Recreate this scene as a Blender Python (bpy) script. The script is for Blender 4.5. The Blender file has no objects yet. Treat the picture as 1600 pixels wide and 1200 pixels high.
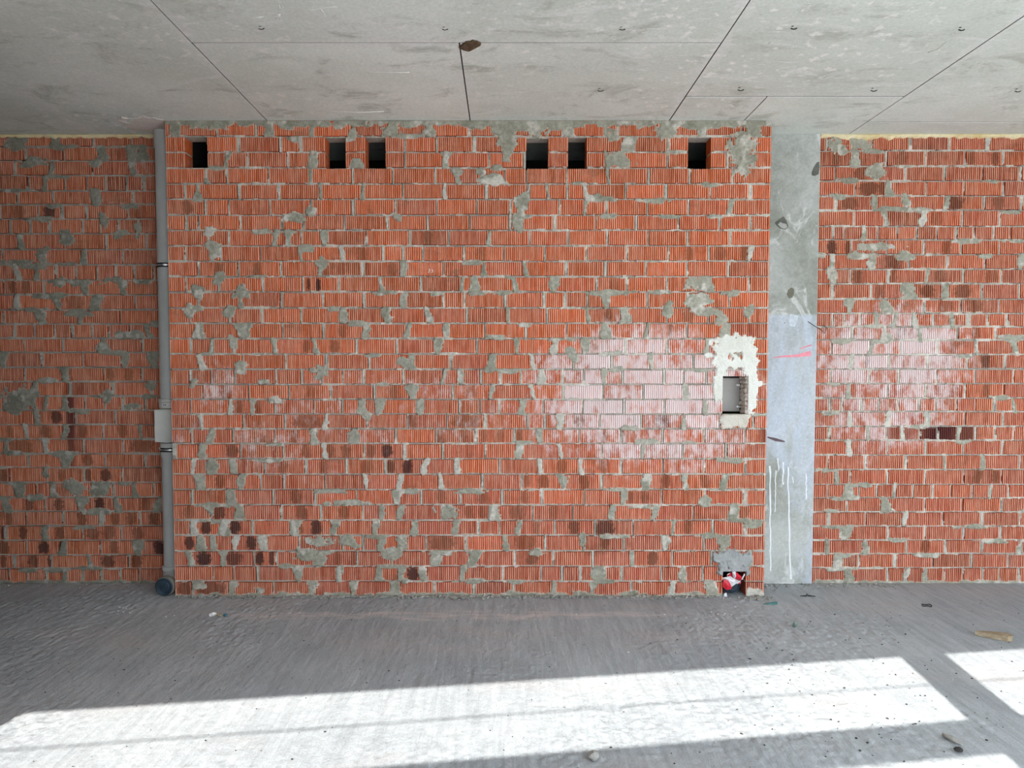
import bpy, bmesh, math, random
import numpy as np
from mathutils import Vector, Matrix

# ------------------------------------------------------------------ camera, sky, sun, exposure
SC = bpy.context.scene
COL = SC.collection
F, CX, CY = 1155.0, 788.0, 627.0            # focal length and principal point, in pixels of the 1600x1200 frame
PITCH = math.atan(0.0473)                   # camera tips slightly down
SP, CP = math.sin(PITCH), math.cos(PITCH)
H = 1.478                                   # eye height
D, DS = 4.70, 4.98                          # distance of the projecting brick wall and of the recessed side walls
ZC = 3.014                                  # ceiling height

cam = bpy.data.cameras.new('camera')
cam.sensor_fit = 'HORIZONTAL'; cam.sensor_width = 36.0; cam.lens = F * 36 / 1600
cam.shift_x = (800 - CX) / 1600; cam.shift_y = (CY - 600) / 1600
cam.clip_start = 0.02
camo = bpy.data.objects.new('camera', cam); COL.objects.link(camo)
camo.location = (0, 0, H); camo.rotation_euler = (math.pi / 2 - PITCH, 0, 0)
SC.camera = camo

world = bpy.data.worlds.new('sky'); SC.world = world
world.use_nodes = True
bg = world.node_tree.nodes['Background']
bg.inputs[0].default_value = (0.84, 0.92, 1.0, 1); bg.inputs[1].default_value = 4.8

SUN_EL = math.radians(33.0)
SUN_H = Vector((0.113, 0.9936))             # horizontal direction the sunlight travels in
sun = bpy.data.lights.new('sun', 'SUN'); sun.energy = 7.2; sun.angle = math.radians(0.3); sun.color = (1.0, 0.97, 0.91)
suno = bpy.data.objects.new('sun', sun); COL.objects.link(suno)
sdir = Vector((SUN_H.x * math.cos(SUN_EL), SUN_H.y * math.cos(SUN_EL), -math.sin(SUN_EL)))
suno.rotation_euler = sdir.to_track_quat('-Z', 'Y').to_euler(); suno.location = (-1, -6, 6)

vs = SC.view_settings
vs.view_transform = 'Standard'; vs.look = 'None'; vs.gamma = 1.0; vs.use_curve_mapping = False
vs.exposure = 0.45

# ------------------------------------------------------------------ helpers
def ray(px, py):
    rx, ry = (px - CX) / F, (CY - py) / F
    return rx, CP + ry * SP, -SP + ry * CP
def wp(px, py, Y):                           # photo pixel -> point on the vertical plane at distance Y
    d = ray(px, py); t = Y / d[1]
    return Vector((d[0] * t, Y, H + d[2] * t))
def hp(px, py, Z=0.0):                       # photo pixel -> point on the horizontal plane at height Z
    d = ray(px, py); t = (Z - H) / d[2]
    return Vector((d[0] * t, d[1] * t, Z))
R = random.Random(7)
NR = np.random.RandomState(11)

def tag(o, label=None, cat=None, group=None, kind=None):
    for k, v in (('label', label), ('category', cat), ('group', group), ('kind', kind)):
        if v: o[k] = v
    return o
def link(name, me, mat=None, parent=None):
    o = bpy.data.objects.new(name, me); COL.objects.link(o)
    if mat is not None and me is not None: me.materials.append(mat)
    if parent is not None: o.parent = parent
    return o
def thing(name, loc, label, cat, group=None):
    o = bpy.data.objects.new(name, None); COL.objects.link(o); o.location = loc; o.empty_display_size = 0.1
    return tag(o, label, cat, group)
def mesh_from(name, verts, faces, smooth=False):
    me = bpy.data.meshes.new(name); me.from_pydata([tuple(v) for v in verts], [], faces); me.validate(); me.update()
    if smooth:
        me.polygons.foreach_set('use_smooth', [True] * len(me.polygons))
    return me
def bm_done(bm, name, mat, parent=None, smooth=False, origin=None):
    bmesh.ops.recalc_face_normals(bm, faces=bm.faces)
    if origin is not None: bmesh.ops.translate(bm, verts=bm.verts, vec=-Vector(origin))
    me = bpy.data.meshes.new(name); bm.to_mesh(me); bm.free()
    if smooth: me.polygons.foreach_set('use_smooth', [True] * len(me.polygons))
    o = link(name, me, mat, parent)
    if origin is not None: o.location = origin
    return o
def add_box(bm, x0, x1, y0, y1, z0, z1, rot=None, bevel=0):
    m = Matrix.Translation(((x0 + x1) / 2, (y0 + y1) / 2, (z0 + z1) / 2))
    if rot is not None: m = m @ rot
    r = bmesh.ops.create_cube(bm, size=1.0, matrix=m @ Matrix.Diagonal((x1 - x0, y1 - y0, z1 - z0, 1)))
    if bevel:
        es = list({e for v in r['verts'] for e in v.link_edges})
        bmesh.ops.bevel(bm, geom=es, offset=bevel, segments=2, affect='EDGES', profile=0.7)
def add_lathe(bm, prof, c, axis='Z', seg=40):
    """prof: list of (radius, height along axis); c: base centre"""
    rings = []
    for r, h in prof:
        ring = []
        for i in range(seg):
            a = 2 * math.pi * i / seg
            p = (r * math.cos(a), r * math.sin(a), h) if axis == 'Z' else (r * math.cos(a), -h, r * math.sin(a))
            ring.append(bm.verts.new((c[0] + p[0], c[1] + p[1], c[2] + p[2])))
        rings.append(ring)
    for a, b in zip(rings, rings[1:]):
        for i in range(seg):
            j = (i + 1) % seg
            bm.faces.new((a[i], a[j], b[j], b[i]))
    bm.faces.new(rings[0][::-1]); bm.faces.new(rings[-1])
def add_tube(bm, pts, rad, seg=10):
    pts = [Vector(p) for p in pts]; rings = []
    for i, p in enumerate(pts):
        t = (pts[min(i + 1, len(pts) - 1)] - pts[max(i - 1, 0)]).normalized()
        u = t.cross(Vector((0.13, 0.91, 0.38))).normalized(); v = t.cross(u)
        r = rad[i] if isinstance(rad, (list, tuple)) else rad
        rings.append([bm.verts.new(p + (u * math.cos(2 * math.pi * k / seg) + v * math.sin(2 * math.pi * k / seg)) * r) for k in range(seg)])
    for a, b in zip(rings, rings[1:]):
        for k in range(seg):
            bm.faces.new((a[k], a[(k + 1) % seg], b[(k + 1) % seg], b[k]))
    bm.faces.new(rings[0][::-1]); bm.faces.new(rings[-1])
def add_prism(bm, outline, y0, y1):
    """outline of (x, z) points extruded from y0 to y1"""
    a = [bm.verts.new((x, y0, z)) for x, z in outline]; b = [bm.verts.new((x, y1, z)) for x, z in outline]
    n = len(a); bm.faces.new(a); bm.faces.new(b[::-1])
    for i in range(n): bm.faces.new((a[i], b[i], b[(i + 1) % n], a[(i + 1) % n]))
def lump(bm, c, sx, sy, sz, rng, sub=1, rough=0.25):
    r = bmesh.ops.create_icosphere(bm, subdivisions=sub, radius=1.0)
    a = rng.uniform(0, 6.28); ca, sa = math.cos(a), math.sin(a)
    for v in r['verts']:
        k = 1 + rng.uniform(-rough, rough)
        x, y, z = v.co.x * sx * k, v.co.y * sy * k, v.co.z * sz * k
        v.co = (c[0] + x * ca - y * sa, c[1] + x * sa + y * ca, max(c[2] + z, 0.0005))

def lattice(x, y, seed):
    n = ((np.floor(x).astype(np.int64) * 374761393 + np.floor(y).astype(np.int64) * 668265263 + seed * 144269504) & 0x7fffffff)
    n = (n ^ (n >> 13)) * 1274126177 & 0x7fffffff
    return ((n ^ (n >> 16)) & 0xffff) / 65535.0
def vnoise(x, y, scale, seed):               # smooth value noise, 0..1
    x = np.asarray(x, float) / scale; y = np.asarray(y, float) / scale
    fx, fy = x - np.floor(x), y - np.floor(y)
    fx, fy = fx * fx * (3 - 2 * fx), fy * fy * (3 - 2 * fy)
    a, b = lattice(x, y, seed), lattice(x + 1, y, seed); c, d = lattice(x, y + 1, seed), lattice(x + 1, y + 1, seed)
    return (a * (1 - fx) + b * fx) * (1 - fy) + (c * (1 - fx) + d * fx) * fy
def fbm(x, y, scale, seed, o=3):
    s = 0; w = 0.5; t = 0
    for i in range(o):
        s = s + w * vnoise(x, y, scale / 2 ** i, seed + i * 17); t += w; w *= 0.5
    return s / t

# ------------------------------------------------------------------ materials
class N:
    def __init__(self, name, rough=0.85, spec=0.2):
        self.m = bpy.data.materials.new(name); self.m.use_nodes = True
        self.t = self.m.node_tree; self.n = self.t.nodes
        self.b = self.n['Principled BSDF']
        self.b.inputs['Roughness'].default_value = rough; self.b.inputs['Specular IOR Level'].default_value = spec
        self._pos = None
    def put(self, sock, v):
        if v is None: return
        if isinstance(v, bpy.types.NodeSocket): self.t.links.new(v, sock)
        elif isinstance(v, (tuple, list)):
            sock.default_value = tuple(v) + (1,) if len(v) == 3 and len(sock.default_value) == 4 else v
        else: sock.default_value = v
    def pos(self):
        if self._pos is None: self._pos = self.n.new('ShaderNodeNewGeometry').outputs['Position']
        return self._pos
    def vec(self, scale=(1, 1, 1), loc=(0, 0, 0), src=None):
        d = self.n.new('ShaderNodeMapping'); self.put(d.inputs['Vector'], src or self.pos())
        d.inputs['Scale'].default_value = scale; d.inputs['Location'].default_value = loc
        return d.outputs[0]
    def noise(self, scale, detail=4, rough=0.55, v=None, dist=0):
        d = self.n.new('ShaderNodeTexNoise'); self.put(d.inputs['Vector'], v or self.pos())
        d.inputs['Scale'].default_value = scale; d.inputs['Detail'].default_value = detail
        d.inputs['Roughness'].default_value = rough; d.inputs['Distortion'].default_value = dist
        return d.outputs['Fac']
    def voro(self, scale, v=None, feat='F1'):
        d = self.n.new('ShaderNodeTexVoronoi'); d.feature = feat; self.put(d.inputs['Vector'], v or self.pos()); d.inputs['Scale'].default_value = scale
        return d.outputs['Distance']
    def ramp(self, f, a, b, lo=0.0, hi=1.0, smooth=True):
        d = self.n.new('ShaderNodeMapRange'); d.interpolation_type = 'SMOOTHSTEP' if smooth else 'LINEAR'
        self.put(d.inputs['Value'], f); self.put(d.inputs['From Min'], a); self.put(d.inputs['From Max'], b)
        self.put(d.inputs['To Min'], lo); self.put(d.inputs['To Max'], hi)
        return d.outputs['Result']
    def math(self, op, a, b=None, c=None, clamp=False):
        d = self.n.new('ShaderNodeMath'); d.operation = op; d.use_clamp = clamp
        self.put(d.inputs[0], a); self.put(d.inputs[1], b)
        if c is not None: self.put(d.inputs[2], c)
        return d.outputs[0]
    def mul(self, a, b): return self.math('MULTIPLY', a, b)
    def add(self, a, b): return self.math('ADD', a, b)
    def mix(self, f, a, b, blend='MIX'):
        d = self.n.new('ShaderNodeMix'); d.data_type = 'RGBA'; d.blend_type = blend
        self.put(d.inputs[0], f); self.put(d.inputs[6], a); self.put(d.inputs[7], b)
        return d.outputs[2]
    def attr(self, name):
        d = self.n.new('ShaderNodeAttribute'); d.attribute_name = name
        return d
    def sep(self, v):
        d = self.n.new('ShaderNodeSeparateXYZ'); self.put(d.inputs[0], v); return d.outputs
    def scale(self, col, f):
        d = self.n.new('ShaderNodeVectorMath'); d.operation = 'SCALE'; self.put(d.inputs[0], col); self.put(d.inputs['Scale'], f); return d.outputs[0]
    def bump(self, h, strength=0.5, dist=0.01):
        d = self.n.new('ShaderNodeBump'); d.inputs['Strength'].default_value = strength; d.inputs['Distance'].default_value = dist
        self.put(d.inputs['Height'], h); self.t.links.new(d.outputs[0], self.b.inputs['Normal'])
    def col(self, c): self.put(self.b.inputs['Base Color'], c); return self.m

def plain(name, c, rough=0.6, spec=0.3, var=0.15, sc=40, metal=0):
    s = N(name, rough, spec); s.b.inputs['Metallic'].default_value = metal
    f = s.ramp(s.noise(sc), 0.3, 0.7, 1 - var, 1 + var)
    return s.col(s.scale(tuple(c), f))

def mat_brick():
    s = N('fired_clay', 0.8, 0.18)
    tint = s.attr('tint'); tr, tg, tb = s.sep(tint.outputs['Vector']); ta = tint.outputs['Alpha']
    X, Y, Z = s.sep(s.pos())
    c = s.mix(tg, (0.58, 0.122, 0.034), (0.435, 0.095, 0.058))
    streak = s.noise(9, 5, 0.6, s.vec((11, 1, 1)))
    c = s.scale(c, s.mul(tr, s.ramp(streak, 0.25, 0.75, 0.76, 1.26)))
    dust = s.ramp(s.noise(7, 6, 0.65), 0.45, 0.8, 0.0, 0.34)
    c = s.mix(dust, c, (0.78, 0.48, 0.38))
    crest = s.attr('crest').outputs['Fac']
    crest_pale = s.mul(s.ramp(crest, 0.4, 0.9), s.ramp(s.noise(1.0, 3, 0.6, s.vec((85, 1, 5))), 0.33, 0.66, 0.12, 0.72))  # rib crests paler than the grooves, uneven from rib to rib
    c = s.mix(crest_pale, c, (0.85, 0.42, 0.285))
    for k in ('spot', 'spot_b'):
        a = s.attr(k); sx, sz, hw = s.sep(a.outputs['Vector']); st = a.outputs['Alpha']
        dx = s.math('DIVIDE', s.math('SUBTRACT', X, sx), hw); dz = s.math('DIVIDE', s.math('SUBTRACT', Z, sz), 0.052)
        d = s.math('SQRT', s.add(s.math('POWER', s.math('ABSOLUTE', dx), 2.6), s.math('POWER', s.math('ABSOLUTE', dz), 2.6)))
        d = s.add(d, s.ramp(s.noise(45, 4, 0.65), 0.2, 0.8, -0.42, 0.42))
        c = s.mix(s.mul(s.ramp(d, 0.6, 1.1, 0.85, 0.0), st), c, s.mix(s.ramp(st, 0.55, 1.0), (0.16, 0.055, 0.022), (0.035, 0.018, 0.022)))
    grime = s.ramp(s.noise(3.2, 6, 0.7, s.vec((1, 1, 2.2), (3, 1, 7))), 0.56, 0.74, 0.0, 0.42)
    c = s.mix(grime, c, (0.16, 0.085, 0.045))
    c = s.mix(s.ramp(ta, 0.0, 1.0, 0.0, 0.95), c, (0.075, 0.016, 0.02))
    w = s.mul(s.ramp(s.add(tb, s.ramp(s.noise(13, 7, 0.75, s.vec((1.6, 1, 0.8))), 0.25, 0.75, -0.55, 0.55)), 0.2, 0.95), s.ramp(tb, 0.03, 0.4))
    w = s.mul(w, s.ramp(ta, 0.1, 0.5, 1.0, 0.0))
    c = s.mix(s.mul(w, 0.82), c, (0.88, 0.78, 0.78))
    s.bump(s.noise(160, 4), 0.35, 0.0015)
    return s.col(c)

def mat_mortar(k=1.0, name='mortar'):
    s = N(name, 0.95, 0.08)
    sm = s.attr('smear').outputs['Fac']; wh = s.attr('pale').outputs['Fac']
    n1 = s.noise(6, 6, 0.65); n2 = s.noise(55, 5, 0.7)
    joint = s.mix(s.ramp(n1, 0.3, 0.7), (0.42, 0.385, 0.33), (0.62, 0.57, 0.50))
    green = s.mix(s.ramp(s.noise(9, 5, 0.6), 0.3, 0.7), (0.21, 0.21, 0.155), (0.37, 0.365, 0.295))
    c = s.mix(sm, joint, green)
    c = s.mix(wh, c, (0.74, 0.69, 0.63))
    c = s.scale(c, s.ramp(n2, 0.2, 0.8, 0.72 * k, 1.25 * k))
    s.bump(s.add(s.noise(130, 5, 0.7), s.mul(s.noise(420, 2), 0.5)), 0.7, 0.003)
    return s.col(c)

def mat_concrete(name, lo, hi, bump=0.4, scale=1.0):
    s = N(name, 0.93, 0.1)
    a = s.ramp(s.noise(1.6 * scale, 7, 0.62), 0.3, 0.7); b = s.noise(38 * scale, 6, 0.7)
    c = s.mix(a, lo, hi); c = s.scale(c, s.ramp(b, 0.2, 0.8, 0.85, 1.14))
    s.bump(s.add(b, s.mul(s.noise(200, 3), 0.4)), bump, 0.004)
    return s.col(c)

def mat_ceiling():
    s = N('cast_concrete_soffit', 0.9, 0.12)
    big = s.noise(0.9, 7, 0.62); c = s.mix(s.ramp(big, 0.34, 0.66), (0.68, 0.72, 0.66), (0.81, 0.85, 0.80))
    t = s.attr('shade').outputs['Fac']; c = s.scale(c, t)
    dk = s.ramp(s.noise(2.6, 8, 0.72, s.vec((1.0, 1.6, 1)), 0.8), 0.51, 0.68, 0.0, 0.75)
    c = s.mix(dk, c, (0.46, 0.48, 0.42))
    sp = s.ramp(s.noise(17, 5, 0.62, s.vec((1.0, 1.0, 1))), 0.57, 0.64, 0.0, 1.0)
    area = s.ramp(s.noise(1.1, 3, 0.5, s.vec((1, 1, 1), (4, 9, 0))), 0.42, 0.62)
    c = s.mix(s.mul(s.mul(sp, area), 0.9), c, (0.90, 0.90, 0.87))
    wipe = s.ramp(s.noise(2.2, 7, 0.75, s.vec((1, 2.5, 1), (1, 2, 0)), 1.5), 0.54, 0.66, 0.0, 0.7)
    c = s.mix(wipe, c, (0.84, 0.85, 0.83))
    # cement laitance left along the panel joints
    ex = s.attr('extent'); ex0, ex1, ey0 = s.sep(ex.outputs['Vector']); ey1 = ex.outputs['Alpha']; PXc, PYc, _ = s.sep(s.pos())
    de = s.math('MINIMUM', s.math('MINIMUM', s.math('SUBTRACT', PXc, ex0), s.math('SUBTRACT', ex1, PXc)), s.math('MINIMUM', s.math('SUBTRACT', PYc, ey0), s.math('SUBTRACT', ey1, PYc)))
    de = s.add(de, s.ramp(s.noise(5, 5, 0.65), 0.25, 0.75, -0.06, 0.06))
    c = s.mix(s.ramp(de, 0.02, 0.05, 0.5, 0.0), c, (0.80, 0.81, 0.78))
    fine = s.noise(60, 5, 0.75); c = s.scale(c, s.ramp(fine, 0.25, 0.75, 0.90, 1.10))
    fleck = s.ramp(s.voro(9), 0.028, 0.05, 1.0, 0.0); c = s.mix(s.mul(fleck, s.ramp(s.noise(4), 0.5, 0.6)), c, (0.85, 0.85, 0.82))
    s.bump(s.add(s.mul(sp, 0.6), s.mul(fine, 0.5)), 0.25, 0.003)
    return s.col(c)

def mat_floor():
    s = N('rough_screed', 0.95, 0.08)
    big = s.ramp(s.noise(0.8, 7, 0.62), 0.3, 0.7)
    c = s.mix(big, (0.355, 0.38, 0.405), (0.46, 0.485, 0.505))
    brush = s.noise(30, 4, 0.6, s.vec((1.0, 0.10, 1)), 0.6)          # brushed away from the windows
    pit = s.noise(42, 4, 0.7, s.vec((1.0, 0.55, 1)))
    grain = s.noise(150, 3, 0.7)
    c = s.scale(c, s.ramp(brush, 0.25, 0.75, 0.86, 1.12))
    c = s.scale(c, s.ramp(grain, 0.2, 0.8, 0.85, 1.15))
    dust = s.ramp(s.noise(1.4, 5, 0.6, s.vec((0.6, 1.5, 1), (5, 3, 0))), 0.5, 0.72, 0.0, 0.35)
    c = s.mix(dust, c, (0.50, 0.44, 0.42))
    X, Y, Z = s.sep(s.pos())
    # band of pale spilt plaster dust along the foot of the projecting wall
    yb = s.add(Y, s.ramp(s.noise(2.5, 4), 0.2, 0.8, -0.10, 0.10))
    band = s.mul(s.ramp(s.math('ABSOLUTE', s.math('SUBTRACT', yb, 4.33)), 0.0, 0.11, 1.0, 0.0), s.mul(s.ramp(X, -2.0, -1.5), s.ramp(X, 0.6, 1.2, 1.0, 0.0)))
    band = s.mul(band, s.ramp(s.noise(9, 5, 0.7, s.vec((0.5, 2.5, 1))), 0.36, 0.6))
    c = s.mix(s.mul(band, 0.7), c, (0.66, 0.60, 0.58))
    speck = s.ramp(s.voro(7), 0.03, 0.055, 1.0, 0.0); c = s.mix(s.mul(speck, s.ramp(s.noise(3), 0.5, 0.62)), c, (0.06, 0.05, 0.05))
    hgt = s.add(s.mul(brush, 0.9), s.add(s.mul(pit, 1.0), s.mul(grain, 0.5)))
    s.bump(hgt, 0.7, 0.006)
    return s.col(c)

def mat_column(zlo, zhi):
    s = N('whitewashed_concrete', 0.9, 0.12)
    X, Y, Z = s.sep(s.pos())
    c = s.mix(s.ramp(s.noise(2.2, 7, 0.65), 0.32, 0.68), (0.27, 0.28, 0.24), (0.50, 0.515, 0.49))
    c = s.mix(s.ramp(s.noise(6, 7, 0.7, s.vec((1, 1, 0.6), (2, 0, 0)), 1.2), 0.54, 0.64, 0.0, 0.75), c, (0.66, 0.67, 0.65))
    zz = s.add(Z, s.ramp(s.noise(3.5, 5, 0.65, s.vec((1.6, 1, 0.7))), 0.2, 0.8, -0.22, 0.22))
    m = s.mul(s.ramp(zz, zlo - 0.10, zlo + 0.12), s.ramp(Z, zhi - 0.012, zhi + 0.012, 1.0, 0.0))
    m2 = s.ramp(zz, zlo - 0.95, zlo - 0.35, 0.0, 1.0)
    low = s.mul(s.ramp(s.noise(4, 6, 0.7, s.vec((1, 1, 0.4), (7, 0, 3))), 0.47, 0.62), s.ramp(Z, zlo + 0.05, zlo + 0.25, 1.0, 0.0))
    wash = s.math('MAXIMUM', s.mul(m, s.ramp(s.noise(5, 6, 0.7, s.vec((2.2, 1, 0.5))), 0.30, 0.62, 0.30, 0.95)), s.mul(low, 0.7))
    c = s.mix(wash, c, (0.52, 0.57, 0.645))
    hole = s.ramp(s.voro(11), 0.03, 0.05, 1.0, 0.0); c = s.mix(s.mul(hole, s.ramp(s.noise(5), 0.48, 0.6)), c, (0.09, 0.09, 0.085))
    fine = s.noise(70, 5, 0.7); c = s.scale(c, s.ramp(fine, 0.25, 0.75, 0.87, 1.12))
    s.bump(fine, 0.3, 0.003)
    return s.col(c)

M_BRICK, M_MORTAR, M_CEIL, M_FLOOR = mat_brick(), mat_mortar(), mat_ceiling(), mat_floor()
M_MORTAR_SHADE = mat_mortar(0.72, 'shaded_mortar')  # darker copy: shade of the left wall put into the mortar colour
M_CONC = mat_concrete('grey_concrete', (0.33, 0.33, 0.30), (0.45, 0.45, 0.42))
M_DARK = mat_concrete('dark_shade_concrete', (0.020, 0.020, 0.019), (0.035, 0.035, 0.033))  # near-black: shade of the unlit shaft and panel joints put into the colour
M_PLASTER = mat_concrete('white_plaster', (0.70, 0.69, 0.62), (0.82, 0.81, 0.76), 0.6, 3)
M_PLASTER2 = mat_concrete('beige_plaster', (0.52, 0.48, 0.41), (0.68, 0.63, 0.56), 0.6, 3)
M_PINK = mat_concrete('pinkish_plaster', (0.76, 0.67, 0.61), (0.84, 0.77, 0.71), 0.5, 3)
M_BLUEMORT = mat_concrete('fresh_cement', (0.27, 0.28, 0.275), (0.41, 0.42, 0.42), 0.7, 4)
M_FOAM = mat_concrete('expanding_foam', (0.78, 0.60, 0.30), (0.95, 0.85, 0.58), 0.9, 6)
M_FRAME = plain('white_frame', (0.75, 0.75, 0.74), 0.5)
M_WALLB = mat_concrete('bare_red_wall', (0.20, 0.10, 0.07), (0.28, 0.15, 0.11))  # dark tone chosen to cut bounced light on the left
M_WALL = mat_concrete('bare_wall', (0.42, 0.41, 0.39), (0.52, 0.51, 0.49))
M_PIPE = plain('grey_pvc', (0.50, 0.515, 0.50), 0.38, 0.45, 0.05, 8)
M_PIPE2 = plain('pale_grey_pvc', (0.60, 0.60, 0.56), 0.42, 0.4, 0.06, 8)
M_RUB = plain('black_rubber', (0.02, 0.02, 0.022), 0.6)
M_STEEL = plain('zinc_steel', (0.62, 0.63, 0.66), 0.32, 0.5, 0.1, 30, 0.9)
M_CAP = plain('dark_blue_plastic', (0.022, 0.042, 0.062), 0.45, 0.4, 0.35, 14)
M_PANEL = plain('grey_painted_steel', (0.30, 0.29, 0.27), 0.5, 0.4, 0.08, 6)

# ------------------------------------------------------------------ the room
XL, XR = wp(266, 560, D).x, wp(1199.5, 560, D).x           # ends of the projecting wall
COLX = wp(1275.5, 560, DS - 0.015).x                        # right edge of the column
ROOM_L, ROOM_R, BACK = -4.15, 7.4, 5.75
E0, E1 = hp(45, 1105), hp(1400, 1019)                       # head of the sunlit patch on the floor
HEAD = 2.72
shift = Vector((SUN_H.x, SUN_H.y, 0)) * (HEAD / math.tan(SUN_EL))
P0, P1 = E0 - shift, E1 - shift                             # the window head that casts it
WD = (P1 - P0); WD.z = 0; WANG = math.atan2(WD.y, WD.x); WU = WD.normalized()
def on_wall(px, py):                                        # distance along the window wall whose head falls on this floor pixel
    q = hp(px, py) - shift - P0; return q.x * WU.x + q.y * WU.y
def front_y(x): return P0.y + (x - P0.x) * WU.y / WU.x

bm = bmesh.new()
ys = [front_y(ROOM_L) - 0.4, front_y(ROOM_R) - 0.4]
v = [bm.verts.new(p) for p in ((ROOM_L, ys[0], -.012), (ROOM_R, ys[1], -.012), (ROOM_R, BACK, -.012), (ROOM_L, BACK, -.012))]
w = [bm.verts.new((q.co.x, q.co.y, -0.2)) for q in v]
bm.faces.new(v); bm.faces.new(w[::-1])
for i in range(4): bm.faces.new((v[i], w[i], w[(i + 1) % 4], v[(i + 1) % 4]))
floor = bm_done(bm, 'floor', M_FLOOR)
def screed():
    S = 0.0075; gx = np.arange(-3.9, 4.3, S); gy = np.arange(2.35, DS + .02, S); X, Y_ = np.meshgrid(gx, gy)
    n = lambda sx, sy, sd, o=2: fbm(X / sx, Y_ / sy, 1.0, sd, o) - .5
    h = 0.0050 * n(.020, .11, 301) + 0.0105 * n(.020, .028, 302, 3) + 0.005 * n(.35, .5, 303, 3)
    patch = np.clip((fbm(X, Y_, .5, 305, 2) - .35) * 2.5, .35, 1.2)        # rougher and smoother trowelled areas
    h = -0.0020 + h * patch; h[0, :] = -.03; h[:, 0] = -.03; h[:, -1] = -.03
    ids = np.arange(X.size).reshape(X.shape)
    q = np.stack([ids[:-1, :-1].ravel(), ids[:-1, 1:].ravel(), ids[1:, 1:].ravel(), ids[1:, :-1].ravel()], 1)
    me = bpy.data.meshes.new('screed'); me.vertices.add(X.size); me.vertices.foreach_set('co', np.stack([X, Y_, h], -1).astype(np.float32).ravel())
    me.loops.add(q.size); me.loops.foreach_set('vertex_index', q.ravel().astype(np.int32))
    me.polygons.add(len(q)); me.polygons.foreach_set('loop_start', np.arange(0, q.size, 4, dtype=np.int32))
    me.update(calc_edges=True); me.polygons.foreach_set('use_smooth', np.ones(len(q), bool))
    return link('screed', me, M_FLOOR, floor)
screed()
tag(floor, 'rough brushed grey concrete screed floor crossed by sunlight', 'floor', kind='structure')

# ceiling: a slab whose underside carries the cast plywood panels, joints between them
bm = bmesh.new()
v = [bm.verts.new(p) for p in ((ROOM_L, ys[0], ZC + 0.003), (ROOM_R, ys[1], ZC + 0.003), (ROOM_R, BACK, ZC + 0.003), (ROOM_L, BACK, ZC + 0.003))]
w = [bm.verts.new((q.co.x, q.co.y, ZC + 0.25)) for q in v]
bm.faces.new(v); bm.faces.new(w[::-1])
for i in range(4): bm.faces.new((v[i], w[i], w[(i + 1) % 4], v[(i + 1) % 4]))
ceiling = bm_done(bm, 'ceiling', M_DARK)  # near-black slab paints shade into the joints between panels
tag(ceiling, 'bare cast concrete ceiling with formwork panel joints', 'ceiling', kind='structure')
def cx_(px, py): return hp(px, py, ZC).x
XA = (cx_(302, 67) + cx_(405, 178)) / 2; XB = cx_(725, 120); XCC = cx_(1110, 93); XD = cx_(1440, 133); XE = cx_(75, 167)
Y1 = hp(720, 67, ZC).y; Y2 = hp(1200, 151, ZC).y; Y3 = hp(1450, 191, ZC).y
def ycol(x0, x1, cuts, far=BACK):
    lo = max(front_y(x0), front_y(x1))
    c = [lo] + [q for q in cuts if q > lo + 0.2] + [far]
    return [(x0, x1, a, b) for a, b in zip(c, c[1:])]
XF = XD + 1.24
cells = ycol(ROOM_L, XE, [0.4, 2.9]) + ycol(XE, XA, [1.2]) + ycol(XA, XCC, [Y1 - 2.5, Y1 - 1.25], Y1) \
    + [(XA, XB, Y1, BACK), (XB, XCC, Y1, BACK)] + ycol(XCC, XD, [Y2 - 2.5], Y2) \
    + [(XCC, cx_(1192, 158), Y2, BACK), (cx_(1192, 158), XD, Y2, BACK)] \
    + ycol(XD, XF, [0.2], Y3) + [(XD, ROOM_R, Y3, BACK)] + ycol(XF, ROOM_R, [1.4], Y3)
for (x0, x1, y0, y1) in cells:
    g = 0.0036; g2 = 0.0058; bm = bmesh.new(); dz = R.uniform(-0.0012, 0.0012)
    add_box(bm, x0 + g, x1 - g, y0 + g2, y1 - g2, ZC + dz, ZC + 0.03)
    o = bm_done(bm, 'panel', M_CEIL, ceiling)
    at = o.data.attributes.new('shade', 'FLOAT', 'POINT'); val = R.uniform(0.95, 1.05)
    at.data.foreach_set('value', [val] * len(o.data.vertices))
    at = o.data.attributes.new('extent', 'FLOAT_COLOR', 'POINT')
    at.data.foreach_set('color', [x0, x1, y0, y1] * len(o.data.vertices))

# wall with the windows, behind the camera, turned a little from the brick wall
W1A, W1B = 0.0, on_wall(1400, 1019)
W2A = on_wall(1462, 1014); W2B = W2A + 4.6
WALLA, WALLB = -(P0.x - ROOM_L) / WU.x - 0.05, (ROOM_R - P0.x) / WU.x + 0.05
SILL = 0.12
def along(p0, p1):                                          # drop along the sun direction, on the floor
    a, b = hp(*p0), hp(*p1); return ((b - a).length) * math.tan(SUN_EL)
TR1 = HEAD - along((1400, 1019), (1513, 1123)); TR0 = HEAD - along((1400, 1019), (1565, 1166))
BAR = HEAD - along((1400, 1019), (1450, 1065))
wroot = Matrix.Translation(Vector((P0.x, P0.y, 0))) @ Matrix.Rotation(WANG, 4, 'Z')
bm = bmesh.new()
T = 0.06
for a, b, z0, z1 in ((WALLA, WALLB, HEAD, ZC), (WALLA, WALLB, -0.1, SILL), (WALLA, W1A, SILL, HEAD), (W2B, WALLB, SILL, HEAD), (W1B, W2A, SILL, HEAD), (W1A, W1B - 1.7, SILL, TR0)):  # last box is an added panel cutting window light on the left
    add_box(bm, a, b, -T, 0.0, z0, z1)
fw = bm_done(bm, 'wall_front', M_WALL); fw.matrix_world = wroot
tag(fw, 'plain window wall facing the brick wall', 'wall', kind='structure')
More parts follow.
